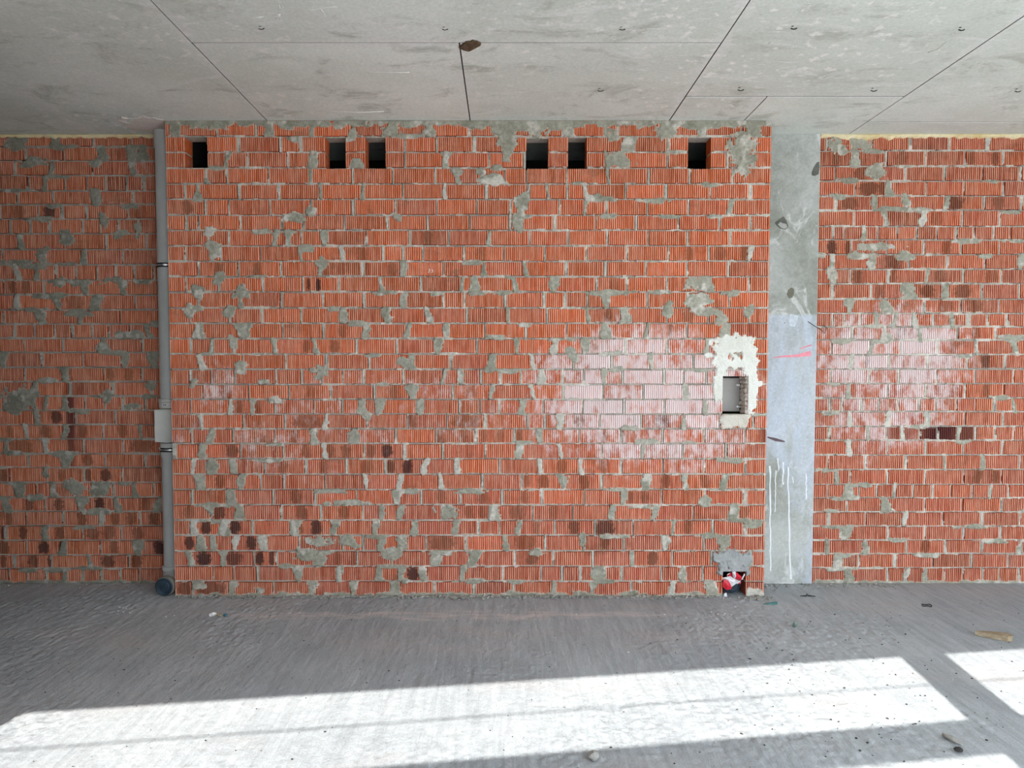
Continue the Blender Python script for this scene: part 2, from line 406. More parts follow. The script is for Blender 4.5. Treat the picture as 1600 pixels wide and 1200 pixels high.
for n, (a, b) in enumerate(((W1A, W1B), (W2A, W2B))):
    wo = thing('window_%d' % (n + 1), (0, 0, 0), 'wide white framed window opposite the brick wall' if n == 0 else 'second white framed window beside the wall pier', 'window'); wo['kind'] = 'structure'
    wo.matrix_world = wroot
    bm = bmesh.new(); add_box(bm, a, b, -T + 0.005, -0.005, TR0, TR1); bm_done(bm, 'transom', M_FRAME, wo)
    bm = bmesh.new(); add_tube(bm, [(a, -0.03, BAR), (b, -0.03, BAR)], 0.0038); bm_done(bm, 'glazing_bar', M_FRAME, wo)
for name, x0, x1 in (('wall_west', ROOM_L - 0.2, ROOM_L), ('wall_east', ROOM_R, ROOM_R + 0.2)):
    bm = bmesh.new(); add_box(bm, x0, x1, front_y(x0) - 0.1, BACK, 0, ZC); bm_done(bm, name, M_WALLB if name == 'wall_west' else M_WALL)
    tag(bpy.data.objects[name], 'plain red side wall of the bare room' if name == 'wall_west' else 'plain grey side wall of the bare room', 'wall', kind='structure')
bm = bmesh.new(); add_box(bm, -2.84, -2.72, front_y(-2.9) + .02, 3.2, 0, ZC); bm_done(bm, 'wall_light_block', M_WALLB)  # added out of view to block window light from the left wall
tag(bpy.data.objects['wall_light_block'], 'added unseen partition blocking window light on the left', 'wall', kind='structure')
bm = bmesh.new(); add_box(bm, -60, 60, -70, min(ys) + 0.1, -0.5, -0.25)
tag(bm_done(bm, 'ground', mat_concrete('outdoor_paving', (0.50, 0.50, 0.49), (0.58, 0.58, 0.57))), 'pale paved ground outside the windows', 'ground', kind='structure')

# ------------------------------------------------------------------ brick courses, read from the photograph (pixels)
MAIN_Y = [188, 213, 237.5, 262, 287, 311, 336, 359.5, 384, 408, 432, 456, 481, 505, 529, 553, 577, 600.5, 624, 647, 670, 693, 717, 741, 765, 789, 813, 836.5, 861, 885, 908.5, 932]
MAIN_J = [
 [271, 338, 399, 425, 487.5, 550, 615, 671, 734, 786, 836, 894, 965, 1032, 1097, 1160],
 [372, 437, 469, 633, 682.5, 741, 791, 981, 1044, 1142, 1180],
 [354, 387, 450, 489, 633, 697, 765, 820, 948, 1044, 1137, 1178],
 [322, 354, 419, 485, 550, 614, 679.5, 715, 752.5, 789, 822, 885, 950, 1014, 1077.5, 1144],
 [288.5, 309, 372, 437, 501, 567, 630, 695.5, 760, 826, 855.5, 887.5, 915, 977.5, 1041, 1110, 1172.5],
 [321, 357, 421, 486, 551, 617, 682, 744, 797, 818, 875, 914, 947, 1011, 1076, 1141],
 [290, 310, 375, 440, 475, 538, 604, 669, 734, 796, 812, 867.5, 931, 994.5, 1059.5, 1124, 1173],
 [325, 357, 430, 471, 507.5, 572.5, 640, 701.5, 765, 827.5, 887.5, 948.5, 1012, 1075, 1141],
 [289.5, 330, 345, 407, 469.5, 534, 599, 630, 661, 725, 787, 851, 916, 979.5, 1045, 1108, 1172.5],
 [310, 372.5, 439, 502, 567, 630, 693, 757, 821, 884, 946, 1009.5, 1074, 1139],
 [291, 342, 411, 473, 529, 594, 657.5, 722, 742, 805, 866, 932, 979, 1042.5, 1105, 1171],
 [311, 375, 439, 504, 568, 630, 693, 725, 790, 851, 882.5, 917.5, 947, 1012.5, 1074, 1140],
 [296, 359, 409.5, 471, 536, 604, 669, 730, 794, 855.5, 917.5, 975, 1043, 1107.5, 1171],
 [309, 380, 441, 506, 572.5, 636, 697, 759, 822.5, 885, 946, 1011, 1074, 1135],
 [297, 330.5, 365, 428, 492.5, 556, 620, 682.5, 746, 807, 867, 914, 978, 1041, 1104, 1168],
 [314, 379, 446, 510, 576, 643, 704, 768, 831, 895, 955.5, 1018, 1084, 1150],
 [297.5, 330, 366, 431, 471, 503, 536, 569, 630, 693, 720, 752, 782, 814, 845, 879.5, 912, 944, 974, 1037.5, 1069, 1104, 1172],
 [317, 389, 452, 517, 584, 645, 708, 768, 832, 880, 942.5, 1005.5, 1071],
 [297, 360, 395, 430, 490, 536, 565, 592.5, 657, 719, 750, 780, 816, 849, 911, 975, 1038, 1102],
 [314, 379.5, 446, 509, 574, 637, 699, 759, 824, 851, 875, 937, 1003, 1069, 1124, 1177],
 [299, 329, 364.5, 429.5, 493, 556, 618, 681, 744.5, 803, 843, 906, 972, 1034, 1100, 1165.5],
 [315, 376, 442, 507, 570, 632, 692, 758, 810, 875.5, 941, 1004, 1067.5, 1134],
 [301, 331, 365, 414, 477.5, 540.5, 603, 664, 715, 780.5, 844, 907, 971, 1036, 1100, 1165],
 [311, 377.5, 407, 444.5, 508, 571, 625, 689.5, 753, 815.5, 879, 940.5, 1010, 1070, 1131],
 [299, 360, 427.5, 492.5, 557, 619, 657.5, 720, 784.5, 847.5, 912.5, 974, 1035, 1101, 1164],
 [329, 374, 440, 502.5, 566, 596, 626, 692, 772, 832.5, 895, 957, 1022, 1084, 1146],
 [302, 349, 395, 461, 522, 586, 647, 711, 749, 780, 810, 867, 929, 990, 1052, 1114, 1164],
 [312, 367, 414, 467, 536, 567.5, 595, 633, 665, 728, 790, 851, 911, 975, 1037.5, 1100, 1130],
 [297, 348, 396, 432, 497, 558.5, 612, 681, 741, 804, 864.5, 927, 988, 1050, 1112, 1172],
 [334, 364, 403, 465, 530, 595, 626, 661, 722.5, 785.5, 846, 877, 907, 971, 1034, 1070, 1099],
 [301, 362, 427.5, 487, 552.5, 618, 679, 741, 803, 864.5, 926, 987, 1050, 1110]]
LEFT_Y = [211.5, 229.5, 251, 274, 298, 319.5, 342, 365, 389.5, 413.5, 437.5, 460.5, 484, 506, 528.5, 550.5, 574, 596, 619, 641, 663.5, 686, 709, 730.5, 754, 777, 799, 821.5, 844.5, 867, 888.5, 911]
LEFT_J = [
 [26, 84, 146, 206], [40, 99, 160, 224], [24, 81, 144.5, 206], [43, 71, 101, 134, 165, 196, 225], [27, 82, 147, 208],
 [59.5, 97, 135, 199], [15, 46, 77, 129, 156, 185, 216], [32, 100, 165, 228], [4, 66, 132, 192], [26, 56, 87, 119, 150, 180, 210.5, 240],
 [6, 69, 131, 192.5], [26, 89, 150, 211], [5.5, 65, 126, 187.5], [23, 53, 85, 112.5, 143, 171, 202, 229.5], [37.5, 99, 161, 222.5],
 [5, 67, 129.5, 191], [39, 101, 162.5, 222], [56, 110, 176, 236], [8, 52, 71, 101, 133, 164, 193, 226], [57, 117, 179.5],
 [41, 101, 161, 220], [10.5, 72, 131, 192.5], [43, 104, 164.5, 226], [15, 72, 131, 191], [28, 56, 85, 115, 145, 177.5, 210, 239],
 [10, 70, 125, 183], [41, 99.5, 159, 218], [10, 70, 129, 190], [41, 99, 157.5, 217], [22, 81, 140, 200], [13, 42, 73, 101, 129, 159, 188, 217]]
RIGHT_Y = [213, 235.5, 259.5, 282.5, 306, 328.5, 353.5, 374.5, 397.5, 420.5, 443, 467, 489.5, 510.5, 531, 554, 576.5, 599.5, 622, 643, 666, 688, 711, 733.5, 757, 778, 800, 822, 844, 865.5, 887.5, 910]
RIGHT_J = [
 [1292, 1331, 1364, 1422, 1484, 1543], [1336, 1386, 1446, 1510, 1567], [1306, 1370, 1414, 1475, 1536, 1595], [1337, 1389, 1447.5, 1507, 1569],
 [1306, 1366, 1416, 1479, 1539, 1597], [1335, 1384, 1443, 1503, 1563], [1302, 1319, 1350, 1373, 1403, 1432.5, 1464, 1493, 1522.5, 1553, 1580],
 [1331, 1386, 1443, 1502, 1562], [1300, 1360, 1420, 1480.5, 1539, 1595], [1300, 1329, 1389, 1448, 1504.5, 1564.5], [1301, 1361, 1419, 1476, 1534, 1594],
 [1328, 1386, 1444, 1502.5, 1561], [1300.5, 1319, 1345.5, 1368, 1399, 1429, 1457.5, 1487, 1514, 1543, 1574], [1332, 1381, 1436, 1497.5, 1555.5],
 [1300.5, 1361, 1407.5, 1465.5, 1526, 1586], [1330, 1390, 1449.5, 1510.5, 1570], [1298, 1359, 1405, 1464, 1524, 1585], [1326, 1387.5, 1447.5, 1509, 1570],
 [1296, 1316, 1347, 1374, 1404, 1436, 1463, 1495, 1524.5, 1554, 1584], [1327.5, 1387.5, 1449, 1508, 1567.5], [1295.5, 1355.5, 1384, 1410, 1438, 1466, 1497.5, 1525, 1555, 1584],
 [1326, 1387, 1446, 1506, 1565.5], [1294, 1354, 1416, 1476, 1535, 1594.5], [1305, 1328.5, 1387, 1446, 1506, 1565.5],
 [1294, 1321, 1343, 1370, 1398, 1427, 1457.5, 1487.5, 1519, 1547, 1577], [1324, 1384, 1445, 1504, 1564], [1294, 1353, 1414, 1474, 1534, 1594.5],
 [1324, 1387, 1445.5, 1505.5, 1564], [1292.5, 1352.5, 1416, 1476, 1534, 1594.5], [1310, 1342, 1399, 1458, 1517.5, 1576], [1325, 1388, 1416, 1446, 1475, 1505, 1536, 1562.5, 1592]]
# openings in the projecting wall: x0, x1, y0, y1
VENTS = [(289, 324, 214, 261.5), (508, 540, 215, 262), (571, 602.5, 215, 262.5), (822.5, 857, 215.5, 264), (887.5, 917, 214.5, 264), (1075, 1111, 215, 262.5)]
NICHE = (1129, 1168, 588, 647); DRAIN = (1129, 1165, 893, 936)
# dark firing marks on the bricks: x, y, half width, strength
SPOTS = {
 'c': [(293, 321, 9, .6), (342, 415, 8, .55), (482, 444, 3, .9), (497, 444, 4, 1), (508, 444, 4, .95), (572, 420, 5, .5), (613, 420, 8, .5), (566, 397, 9, .45), (752, 396, 9, .4),
   (669, 370, 8, .55), (534, 516, 8, .5), (523, 540, 8, .6), (478, 534, 6, .6), (402, 412, 7, .6), (1077, 393, 6, .5), (1125, 395, 10, .45), (1164, 395, 7, .6), (958, 451, 8, .4), (950, 491, 7, .6),
   (1075, 493, 10, .5), (1047, 518, 5, .6), (352, 608, 10, .5), (373, 632, 8, .6), (362, 704, 11, .75), (343, 749, 9, .6), (343, 801, 10, .8), (295, 805, 9, .55), (322, 822, 9, .95), (367, 823, 9, 1),
   (296, 848, 8, .95), (392, 846, 9, .95), (318, 872, 12, 1), (365, 868, 14, .85), (485, 609, 8, .4), (615, 611, 8, .5), (735, 607, 10, .4), (402, 632, 5, .6), (480, 658, 26, .6), (728, 658, 26, .62),
   (644, 658, 8, .5), (460, 680, 9, .5), (685, 682, 6, .5), (724, 682, 6, .45), (756, 680, 7, .45), (782, 681, 7, .45), (478, 703, 9, .5), (515, 703, 7, .6), (541, 704, 9, .6), (580, 703, 8, .6), (605, 704, 9, .95),
   (442, 727, 8, .5), (505, 727, 9, .5), (573, 722, 10, .5), (610, 727, 7, .8), (636, 726, 9, .95), (462, 776, 9, .65), (690, 773, 9, .45), (755, 776, 9, .5), (472, 799, 10, .7), (537, 801, 9, .6), (733, 801, 8, .45), (754, 799, 6, .5),
   (494, 822, 10, .95), (470, 822, 4, .6), (690, 845, 22, .6), (405, 873, 8, 1), (424, 873, 5, .9), (527, 875, 9, .5), (552, 873, 6, .6), (645, 892, 10, .95), (808, 801, 12, .55), (905, 660, 10, .7), (990, 657, 10, .6), (1035, 658, 12, .8), (943, 680, 8, .5),
   (812, 680, 6, .6), (878, 730, 9, .55), (943, 729, 9, .55), (850, 753, 9, .6), (912, 753, 9, .65), (823, 753, 5, .5), (1040, 753, 9, .65), (1102, 752, 8, .5), (820, 780, 8, .5), (1007, 776, 6, .55), (985, 778, 6, .5),
   (865, 801, 8, .5), (838, 822, 6, .45), (897, 823, 9, .75), (945, 824, 17, .85), (1075, 822, 7, .6), (820, 845, 18, .5), (945, 848, 8, .7), (1020, 872, 9, .7), (1160, 800, 12, .45), (832, 872, 11, .7), (330, 917, 26, .7), (290, 920, 14, .7)],
 'l': [(77, 331, 10, .95), (30, 333, 10, .5), (215, 332, 16, .5), (20, 448, 6, .7), (40, 448, 7, .6), (118, 470, 14, .5), (172, 586, 7, .6), (200, 585, 8, .6), (88, 652, 9, .9), (60, 652, 7, .6), (70, 675, 10, .7), (128, 675, 8, .6),
   (191, 673, 9, .6), (15, 675, 6, .5), (32, 697, 24, .6), (222, 697, 20, .7), (137, 721, 8, .7), (95, 743, 6, .5), (137, 742, 6, .8), (165, 741, 9, .9), (5, 738, 6, .7), (46, 787, 8, .8), (92, 787, 8, .8), (155, 789, 8, .95), (227, 793, 8, .6),
   (14, 810, 6, .7), (128, 812, 8, .7), (180, 812, 8, .7), (205, 812, 8, .7), (240, 811, 9, .8), (5, 833, 5, .95), (36, 833, 7, .85), (93, 835, 8, .8), (145, 835, 12, .7), (170, 835, 12, .7), (215, 833, 10, .7), (5, 856, 10, .8), (68, 855, 9, 1), (95, 857, 5, .9), (178, 855, 8, .7),
   (248, 856, 9, 1), (52, 875, 9, .8), (78, 875, 5, .8), (168, 878, 11, .85), (213, 880, 10, .8), (5, 878, 5, .8)],
 'r': [(1307, 247, 7, .6), (1410, 246, 8, .5), (1555, 248, 7, .6), (1518, 247, 6, .6), (1346, 270, 12, .6), (1380, 293, 8, .7), (1358, 295, 16, .75), (1328, 316, 13, .6), (1490, 318, 18, .8), (1560, 318, 10, .6), (1300, 384, 9, .9), (1325, 385, 5, .8), (1463, 341, 10, .4), (1395, 408, 14, .7), (1480, 387, 8, .5),
   (1340, 432, 9, .7), (1395, 432, 7, .5), (1470, 432, 10, .5), (1550, 432, 12, .5), (1375, 455, 9, .5), (1450, 455, 12, .7), (1505, 455, 14, .7), (1478, 477, 14, .5), (1525, 478, 12, .5), (1408, 521, 8, .7), (1525, 523, 8, .55), (1490, 546, 8, .4), (1357, 562, 8, .6),
   (1540, 568, 8, .8), (1570, 568, 6, .8), (1541, 610, 6, .6), (1527, 744, 8, .6), (1555, 744, 6, .6), (1446, 854, 8, .6)]}
# smears of mortar over the bricks: x, y, rx, ry (+ pale)
SMEAR = {
 'c': [(332, 385, 12, 13), (330, 362, 9, 10, 1), (340, 435, 8, 10), (310, 460, 9, 12), (375, 455, 10, 11), (295, 485, 11, 11), (357, 487, 10, 9), (308, 515, 10, 10), (378, 515, 13, 11), (362, 534, 9, 10), (313, 562, 7, 11, 1), (371, 575, 10, 10),
   (460, 340, 22, 8), (484, 332, 9, 9), (500, 412, 10, 16), (481, 388, 11, 6), (430, 369, 6, 11), (450, 369, 9, 10), (507, 370, 7, 11), (620, 340, 8, 8), (632, 418, 7, 12), (632, 468, 9, 12), (535, 495, 7, 11), (605, 494, 8, 12), (636, 512, 7, 14),
   (573, 517, 8, 12), (742, 445, 9, 14), (755, 422, 6, 10), (670, 493, 6, 10), (683, 543, 9, 11), (630, 567, 14, 9), (645, 560, 8, 8), (505, 582, 13, 12), (430, 540, 6, 11), (775, 527, 13, 5), (770, 565, 9, 10), (410, 597, 11, 5),
   (280, 205, 12, 12), (415, 200, 10, 10), (487, 205, 6, 12), (552, 210, 9, 12), (612, 203, 14, 11), (672, 198, 10, 10), (794, 210, 18, 22), (790, 235, 10, 14), (835, 200, 16, 13), (880, 205, 12, 10), (955, 208, 14, 7), (1040, 203, 17, 13), (1095, 195, 12, 9), (985, 230, 13, 11),
   (965, 250, 18, 11), (805, 232, 10, 14), (1160, 232, 23, 24), (1158, 262, 15, 14), (1178, 205, 12, 10), (460, 218, 9, 5), (558, 255, 9, 7), (490, 246, 9, 9), (715, 275, 9, 10), (768, 281, 18, 9), (752, 268, 7, 6), (695, 250, 8, 10), (320, 282, 9, 7), (310, 308, 8, 9),
   (808, 316, 11, 13), (806, 348, 9, 14), (925, 308, 11, 5), (868, 442, 10, 13), (1085, 443, 16, 10), (1112, 446, 12, 11), (1140, 459, 20, 6), (1092, 470, 20, 12), (1098, 484, 24, 9), (947, 470, 8, 14), (977, 492, 10, 12), (1045, 483, 9, 12), (1127, 500, 11, 9), (1130, 517, 9, 13),
   (945, 520, 10, 9), (1170, 487, 7, 11), (890, 548, 8, 8), (915, 541, 10, 11), (868, 546, 9, 12, 1), (897, 560, 8, 7), (845, 591, 9, 12, 1), (432, 625, 9, 8), (565, 630, 9, 11), (593, 630, 8, 12), (645, 612, 10, 13), (655, 637, 8, 9),
   (508, 660, 6, 9, 1), (574, 651, 8, 8), (545, 681, 11, 12), (485, 682, 8, 9), (663, 724, 7, 13, 1), (713, 725, 6, 11, 1), (625, 751, 6, 11, 1), (572, 755, 5, 10, 1), (620, 776, 8, 12), (545, 786, 26, 5), (512, 787, 8, 4), (700, 801, 17, 12), (780, 796, 10, 13), (762, 803, 7, 8),
   (625, 797, 8, 13), (597, 800, 6, 11), (462, 824, 9, 13), (522, 822, 8, 12), (587, 826, 6, 10), (647, 820, 8, 10), (712, 825, 9, 13), (410, 845, 9, 9, 1), (502, 847, 20, 8), (480, 866, 18, 11), (502, 873, 12, 11), (612, 865, 15, 9), (680, 873, 10, 13), (740, 878, 11, 13), (620, 847, 11, 11),
   (545, 845, 14, 10), (595, 852, 8, 10), (815, 635, 8, 11), (875, 655, 9, 11, 1), (840, 680, 8, 11), (815, 692, 16, 4), (810, 706, 8, 11), (1010, 691, 17, 5), (875, 709, 5, 12, 1), (1005, 706, 5, 12), (843, 730, 5, 12, 1), (907, 728, 5, 11, 1), (880, 753, 9, 10), (1010, 753, 9, 10),
   (1070, 751, 8, 9), (1132, 756, 7, 12), (975, 779, 9, 9), (1102, 783, 8, 9), (1022, 803, 9, 12), (1147, 806, 9, 14), (1178, 820, 15, 7), (960, 838, 28, 4), (1038, 849, 9, 12), (1130, 846, 12, 11), (840, 863, 12, 7), (912, 841, 7, 11), (310, 600, 8, 9), (360, 632, 5, 10, 1), (314, 660, 5, 10, 1),
   (329, 683, 7, 11), (318, 707, 10, 12), (331, 728, 12, 12), (366, 730, 9, 12), (312, 748, 11, 11), (378, 752, 8, 12), (361, 772, 8, 9), (326, 795, 7, 10), (374, 800, 9, 11), (303, 822, 8, 11, 1), (350, 827, 10, 12), (313, 848, 10, 11), (332, 848, 6, 10), (297, 872, 9, 10), (349, 876, 7, 9),
   (310, 913, 14, 9), (363, 918, 8, 11), (407, 924, 8, 6), (486, 917, 9, 11), (552, 918, 7, 11), (617, 915, 10, 11), (632, 908, 7, 6), (588, 893, 8, 10), (466, 893, 8, 11), (530, 893, 7, 10), (625, 893, 8, 10), (660, 895, 7, 10), (935, 893, 12, 8), (1062, 893, 7, 9), (1117, 918, 13, 16), (925, 920, 7, 11), (1178, 925, 14, 8, 1)],
 'l': [(26, 220, 14, 15), (55, 252, 18, 8), (157, 236, 9, 10), (86, 222, 9, 10), (150, 254, 11, 6), (205, 244, 8, 9), (222, 240, 9, 10), (152, 311, 10, 11), (170, 344, 8, 14), (105, 370, 13, 12), (205, 322, 14, 4), (185, 367, 9, 7), (216, 360, 6, 14), (66, 400, 9, 15), (60, 416, 16, 6), (28, 411, 27, 5),
   (132, 402, 7, 11), (130, 441, 17, 6), (180, 437, 13, 6), (95, 440, 11, 8), (135, 450, 9, 10), (192, 452, 8, 10), (218, 441, 14, 5), (88, 473, 9, 11), (152, 471, 10, 12), (118, 488, 16, 6), (64, 498, 10, 10), (126, 499, 6, 10), (205, 523, 26, 7), (230, 514, 6, 8), (161, 545, 10, 9), (183, 552, 18, 4), (203, 560, 8, 8), (75, 595, 18, 5),
   (98, 580, 8, 10), (240, 560, 8, 10), (5, 565, 8, 12), (28, 627, 28, 20), (57, 655, 6, 11), (100, 724, 10, 9), (68, 736, 7, 11), (35, 762, 12, 8), (80, 765, 7, 12), (115, 762, 16, 12), (155, 763, 19, 11), (130, 788, 13, 11), (8, 787, 12, 11), (70, 838, 8, 11), (100, 857, 8, 12), (216, 850, 9, 9), (247, 790, 7, 9), (202, 637, 12, 6), (175, 620, 8, 12), (236, 600, 8, 8), (218, 677, 4, 8), (68, 700, 7, 9, 1), (182, 785, 7, 8)],
 'r': [(1308, 228, 18, 13), (1340, 223, 16, 11), (1338, 247, 9, 14), (1368, 268, 15, 12), (1388, 292, 7, 10), (1395, 326, 22, 4), (1415, 311, 8, 10), (1367, 315, 6, 10), (1384, 342, 6, 12), (1372, 386, 30, 7), (1350, 400, 26, 6), (1362, 410, 10, 10), (1412, 399, 16, 8), (1302, 405, 7, 12), (1302, 432, 7, 10), (1328, 476, 9, 11), (1386, 477, 11, 11), (1420, 456, 13, 9), (1478, 455, 9, 10),
   (1372, 499, 5, 9), (1432, 498, 5, 9, 1), (1388, 527, 7, 6), (1585, 529, 18, 6), (1332, 768, 10, 9), (1385, 787, 10, 10), (1324, 831, 12, 11), (1307, 877, 9, 11), (1325, 897, 9, 9), (1353, 852, 7, 11), (1300, 798, 9, 3), (1327, 656, 5, 10, 1), (1388, 655, 6, 9, 1), (1327, 698, 5, 9, 1), (1310, 748, 5, 9), (1295, 646, 14, 4)]}
# chalky white overspray and broad faint paler areas: x, y, rx, ry, amount
WHITE = {'c': [(1000, 622, 175, 118, .98), (930, 580, 90, 80, .5), (1080, 690, 110, 60, .6), (335, 600, 45, 55, .45), (420, 690, 80, 60, .35), (300, 690, 45, 60, .3), (600, 600, 120, 80, .12), (920, 700, 90, 50, .35), (620, 640, 330, 85, .3), (560, 760, 300, 60, .2)],
         'l': [(215, 262, 28, 16, .5), (190, 316, 40, 10, .3), (60, 650, 30, 20, .2)],
         'r': [(1395, 565, 130, 95, .9), (1380, 655, 110, 50, .75), (1330, 600, 60, 100, .5), (1340, 700, 60, 40, .35), (1480, 520, 60, 40, .4)]}
MAROON = {'c': [(1197, 678, 12, 12, .5), (1130, 895, 20, 14, .2)], 'l': [(110, 655, 8, 75, .8), (128, 600, 24, 14, .35), (120, 690, 20, 30, .35)],
          'r': [(1468, 678, 34, 9, .9), (1510, 676, 18, 8, .7), (1405, 676, 24, 9, .45), (1312, 500, 20, 10, .15)]}

def blobs(lst, X, Z, Y, soft=True):
    s = np.zeros_like(X)
    for b in lst:
        c = wp(b[0], b[1], Y); k = Y / F
        d = ((X - c.x) / (b[2] * k)) ** 2 + ((Z - c.z) / (b[3] * k)) ** 2
        s = np.maximum(s, b[4] * np.exp(-0.9 * d * d))
    return s

RIB = 0.0128
def brick_verts(x0, x1, z0, z1, y, depth, rng):
    """ribbed face towards the room: profile in plan, extruded over the height"""
    n = max(3, round((x1 - x0) / RIB)); p = (x1 - x0) / n
    prof = [(x0, y + 0.0012)]
    for i in range(n):
        a = x0 + i * p; gd = 0.0095
        prof += [(a + p * .06, y), (a + p * .60, y + 0.0005), (a + p * .64, y + gd), (a + p * .98, y + gd)] if i < n - 1 else [(a + p * .2, y), (a + p * .85, y + 0.0004)]
    prof += [(x1, y + 0.0012), (x1, y + depth), (x0, y + depth)]
    m = len(prof)
    tilt = rng.uniform(-0.006, 0.006); lean = rng.uniform(-0.004, 0.004); cx = (x0 + x1) / 2
    vs_ = []
    for z, s in ((z0, -1), (z1, 1)):
        for (x, yy) in prof:
            vs_.append((x, yy + (0 if yy > y + 0.03 else s * lean * 0.3), z + (x - cx) * tilt))
    fs = [(i, (i + 1) % m, m + (i + 1) % m, m + i) for i in range(m)]
    fs += [tuple(range(m))[::-1], tuple(range(m, 2 * m))]
    cr = [1.0 if yy < y + 0.0008 else 0.0 for x, yy in prof] * 2
    return vs_, fs, cr

def brick_attrs(me, attrs):
    for k, dat in attrs.items():
        a = me.attributes.new(k, 'FLOAT_COLOR', 'POINT'); a.data.foreach_set('color', np.asarray(dat, np.float32).ravel())

def build_wall(key, wall, Y, ylist, joints, xlo, xhi, openings, cap):
    GAP, BED = 0.0185, 0.0120
    rng = random.Random({'c': 3, 'l': 5, 'r': 9}[key])
    rects = []
    for r, js in enumerate(joints):
        yt, yb = ylist[r], ylist[r + 1]; ym = (yt + yb) / 2
        z1, z0 = wp(CX, yt, Y).z - BED / 2, wp(CX, yb, Y).z + BED / 2
        if r == 0: z1 += BED / 2 - (0.001 if key == 'c' else 0.004)
        if r == len(joints) - 1: z0 = 0.004
        js = list(js); step = 64.5 if key == 'c' else 60.5
        if key == 'l':
            while js[0] > -120: js.insert(0, js[0] - step)
        if key == 'r':
            while js[-1] < 1730: js.append(js[-1] + step)
        ed = [wp(j, ym, Y).x + rng.uniform(-.002, .002) for j in js]
        xs = [xlo - GAP / 2] + [e for e in ed if xlo + 0.02 < e < xhi - 0.02] + [xhi + GAP / 2]
        if key == 'l': xs[0] = max(xs[0], ROOM_L)
        if key == 'c' and r == 21: xs[0] += 0.032
        for a, b in zip(xs, xs[1:]):
            g0, g1 = GAP / 2 * rng.choice((.7, .85, 1, 1.15, 1.5)), GAP / 2 * rng.choice((.7, .85, 1, 1.15, 1.5))
            if a == xs[0]: g0 = GAP / 2
            if b == xs[-1]: g1 = GAP / 2
            e0, e1 = rng.uniform(-.0018, .0018), rng.uniform(-.0018, .0018)
            segs = [(a + g0, b - g1, z0 + (e0 if r < len(joints) - 1 else 0), z1 + (e1 if r else 0))]
            for (ox0, ox1, oz0, oz1) in openings:
                nxt = []
                for (s0, s1, q0, q1) in segs:
                    if s1 <= ox0 or s0 >= ox1 or q1 <= oz0 + .004 or q0 >= oz1 - .004: nxt.append((s0, s1, q0, q1)); continue
                    if s0 < ox0 - .012: nxt.append((s0, ox0, q0, q1))
                    if s1 > ox1 + .012: nxt.append((ox1, s1, q0, q1))
                    if q1 > oz1 + .02: nxt.append((max(s0, ox0), min(s1, ox1), oz1, q1))
                segs = nxt
            rects += [(s[0], s[1], s[2], s[3], r) for s in segs if s[1] - s[0] > 0.016]
    # spots: nearest brick, two at most
    hit = {}
    for (px, py, hw, st) in SPOTS[key]:
        c = wp(px, py, Y)
        for i, q in enumerate(rects):
            if q[0] - .01 < c.x < q[1] + .01 and q[2] - .01 < c.z < q[3] + .01:
                hit.setdefault(i, []).append((c.x, (q[2] + q[3]) / 2, hw * Y / F, st)); break
    order = sorted(range(len(rects)), key=lambda i: -(rects[i][1] - rects[i][0]) * (rects[i][3] - rects[i][2]) + (99 if not (-3.42 < (rects[i][0] + rects[i][1]) / 2 < 3.5) else 0))
    single = set(order[:cap])
    rest_v, rest_f, rest_a = [], [], {'crest': [], 'tint': [], 'spot': [], 'spot_b': []}
    for i, (x0, x1, z0, z1, r) in enumerate(rects):
        y = Y + rng.uniform(-0.0015, 0.0025)
        vv, ff, cr = brick_verts(x0, x1, z0, z1, y, 0.116, rng)
        va = np.array(vv); X, Z = va[:, 0], va[:, 2]
        fr = r / len(joints)
        hue = min(1, max(0, {'c': 0.12 + 0.75 * max(0, fr - 0.35) / 0.65, 'l': 0.45, 'r': 0.55}[key] + rng.gauss(0, 0.2)))
        if key == 'r': hue = min(1, hue + 0.3 * max(0, fr - 0.4))
        val = max(0.6, min(1.25, rng.gauss(1.0, 0.085)))
        if rng.random() < 0.10: val *= 0.8
        if key == 'l': val *= 0.74  # left bricks darkened: shade on this wall put into their colour
        if key == 'r': val *= 0.92
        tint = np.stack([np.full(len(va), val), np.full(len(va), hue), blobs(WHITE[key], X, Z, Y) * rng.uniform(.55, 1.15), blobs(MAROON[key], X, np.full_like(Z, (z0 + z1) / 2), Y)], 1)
        sp = [tuple(s) for s in hit.get(i, [])][:2]
        while len(sp) < 2: sp.append((0, -9, 0.02, 0))
        at = {'crest': np.repeat(np.array(cr)[:, None], 4, 1), 'tint': tint, 'spot': np.tile(sp[0], (len(va), 1)), 'spot_b': np.tile(sp[1], (len(va), 1))}
        if i in single:
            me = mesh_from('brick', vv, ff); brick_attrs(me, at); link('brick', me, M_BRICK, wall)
        else:
            o = len(rest_v); rest_v += vv; rest_f += [tuple(k + o for k in f) for f in ff]
            for k in rest_a: rest_a[k].append(at[k])
    if rest_v:
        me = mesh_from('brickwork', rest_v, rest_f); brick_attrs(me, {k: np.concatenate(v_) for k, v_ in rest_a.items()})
        tag(link('brickwork', me, M_BRICK, wall), kind='stuff')
    # ---- mortar: one uneven surface that fills the joints and is smeared over some bricks
    S = 0.0042
    xa, xb = max(xlo, ROOM_L), min(xhi, 3.75)
    gx = np.arange(xa, xb + S, S); gz = np.arange(0.0, ZC - 0.001, S)
    if key != 'c': gz = gz[gz < wp(CX, ylist[0], Y).z]
    X, Z = np.meshgrid(gx, gz)
    sd = np.full(X.shape, 0.05)
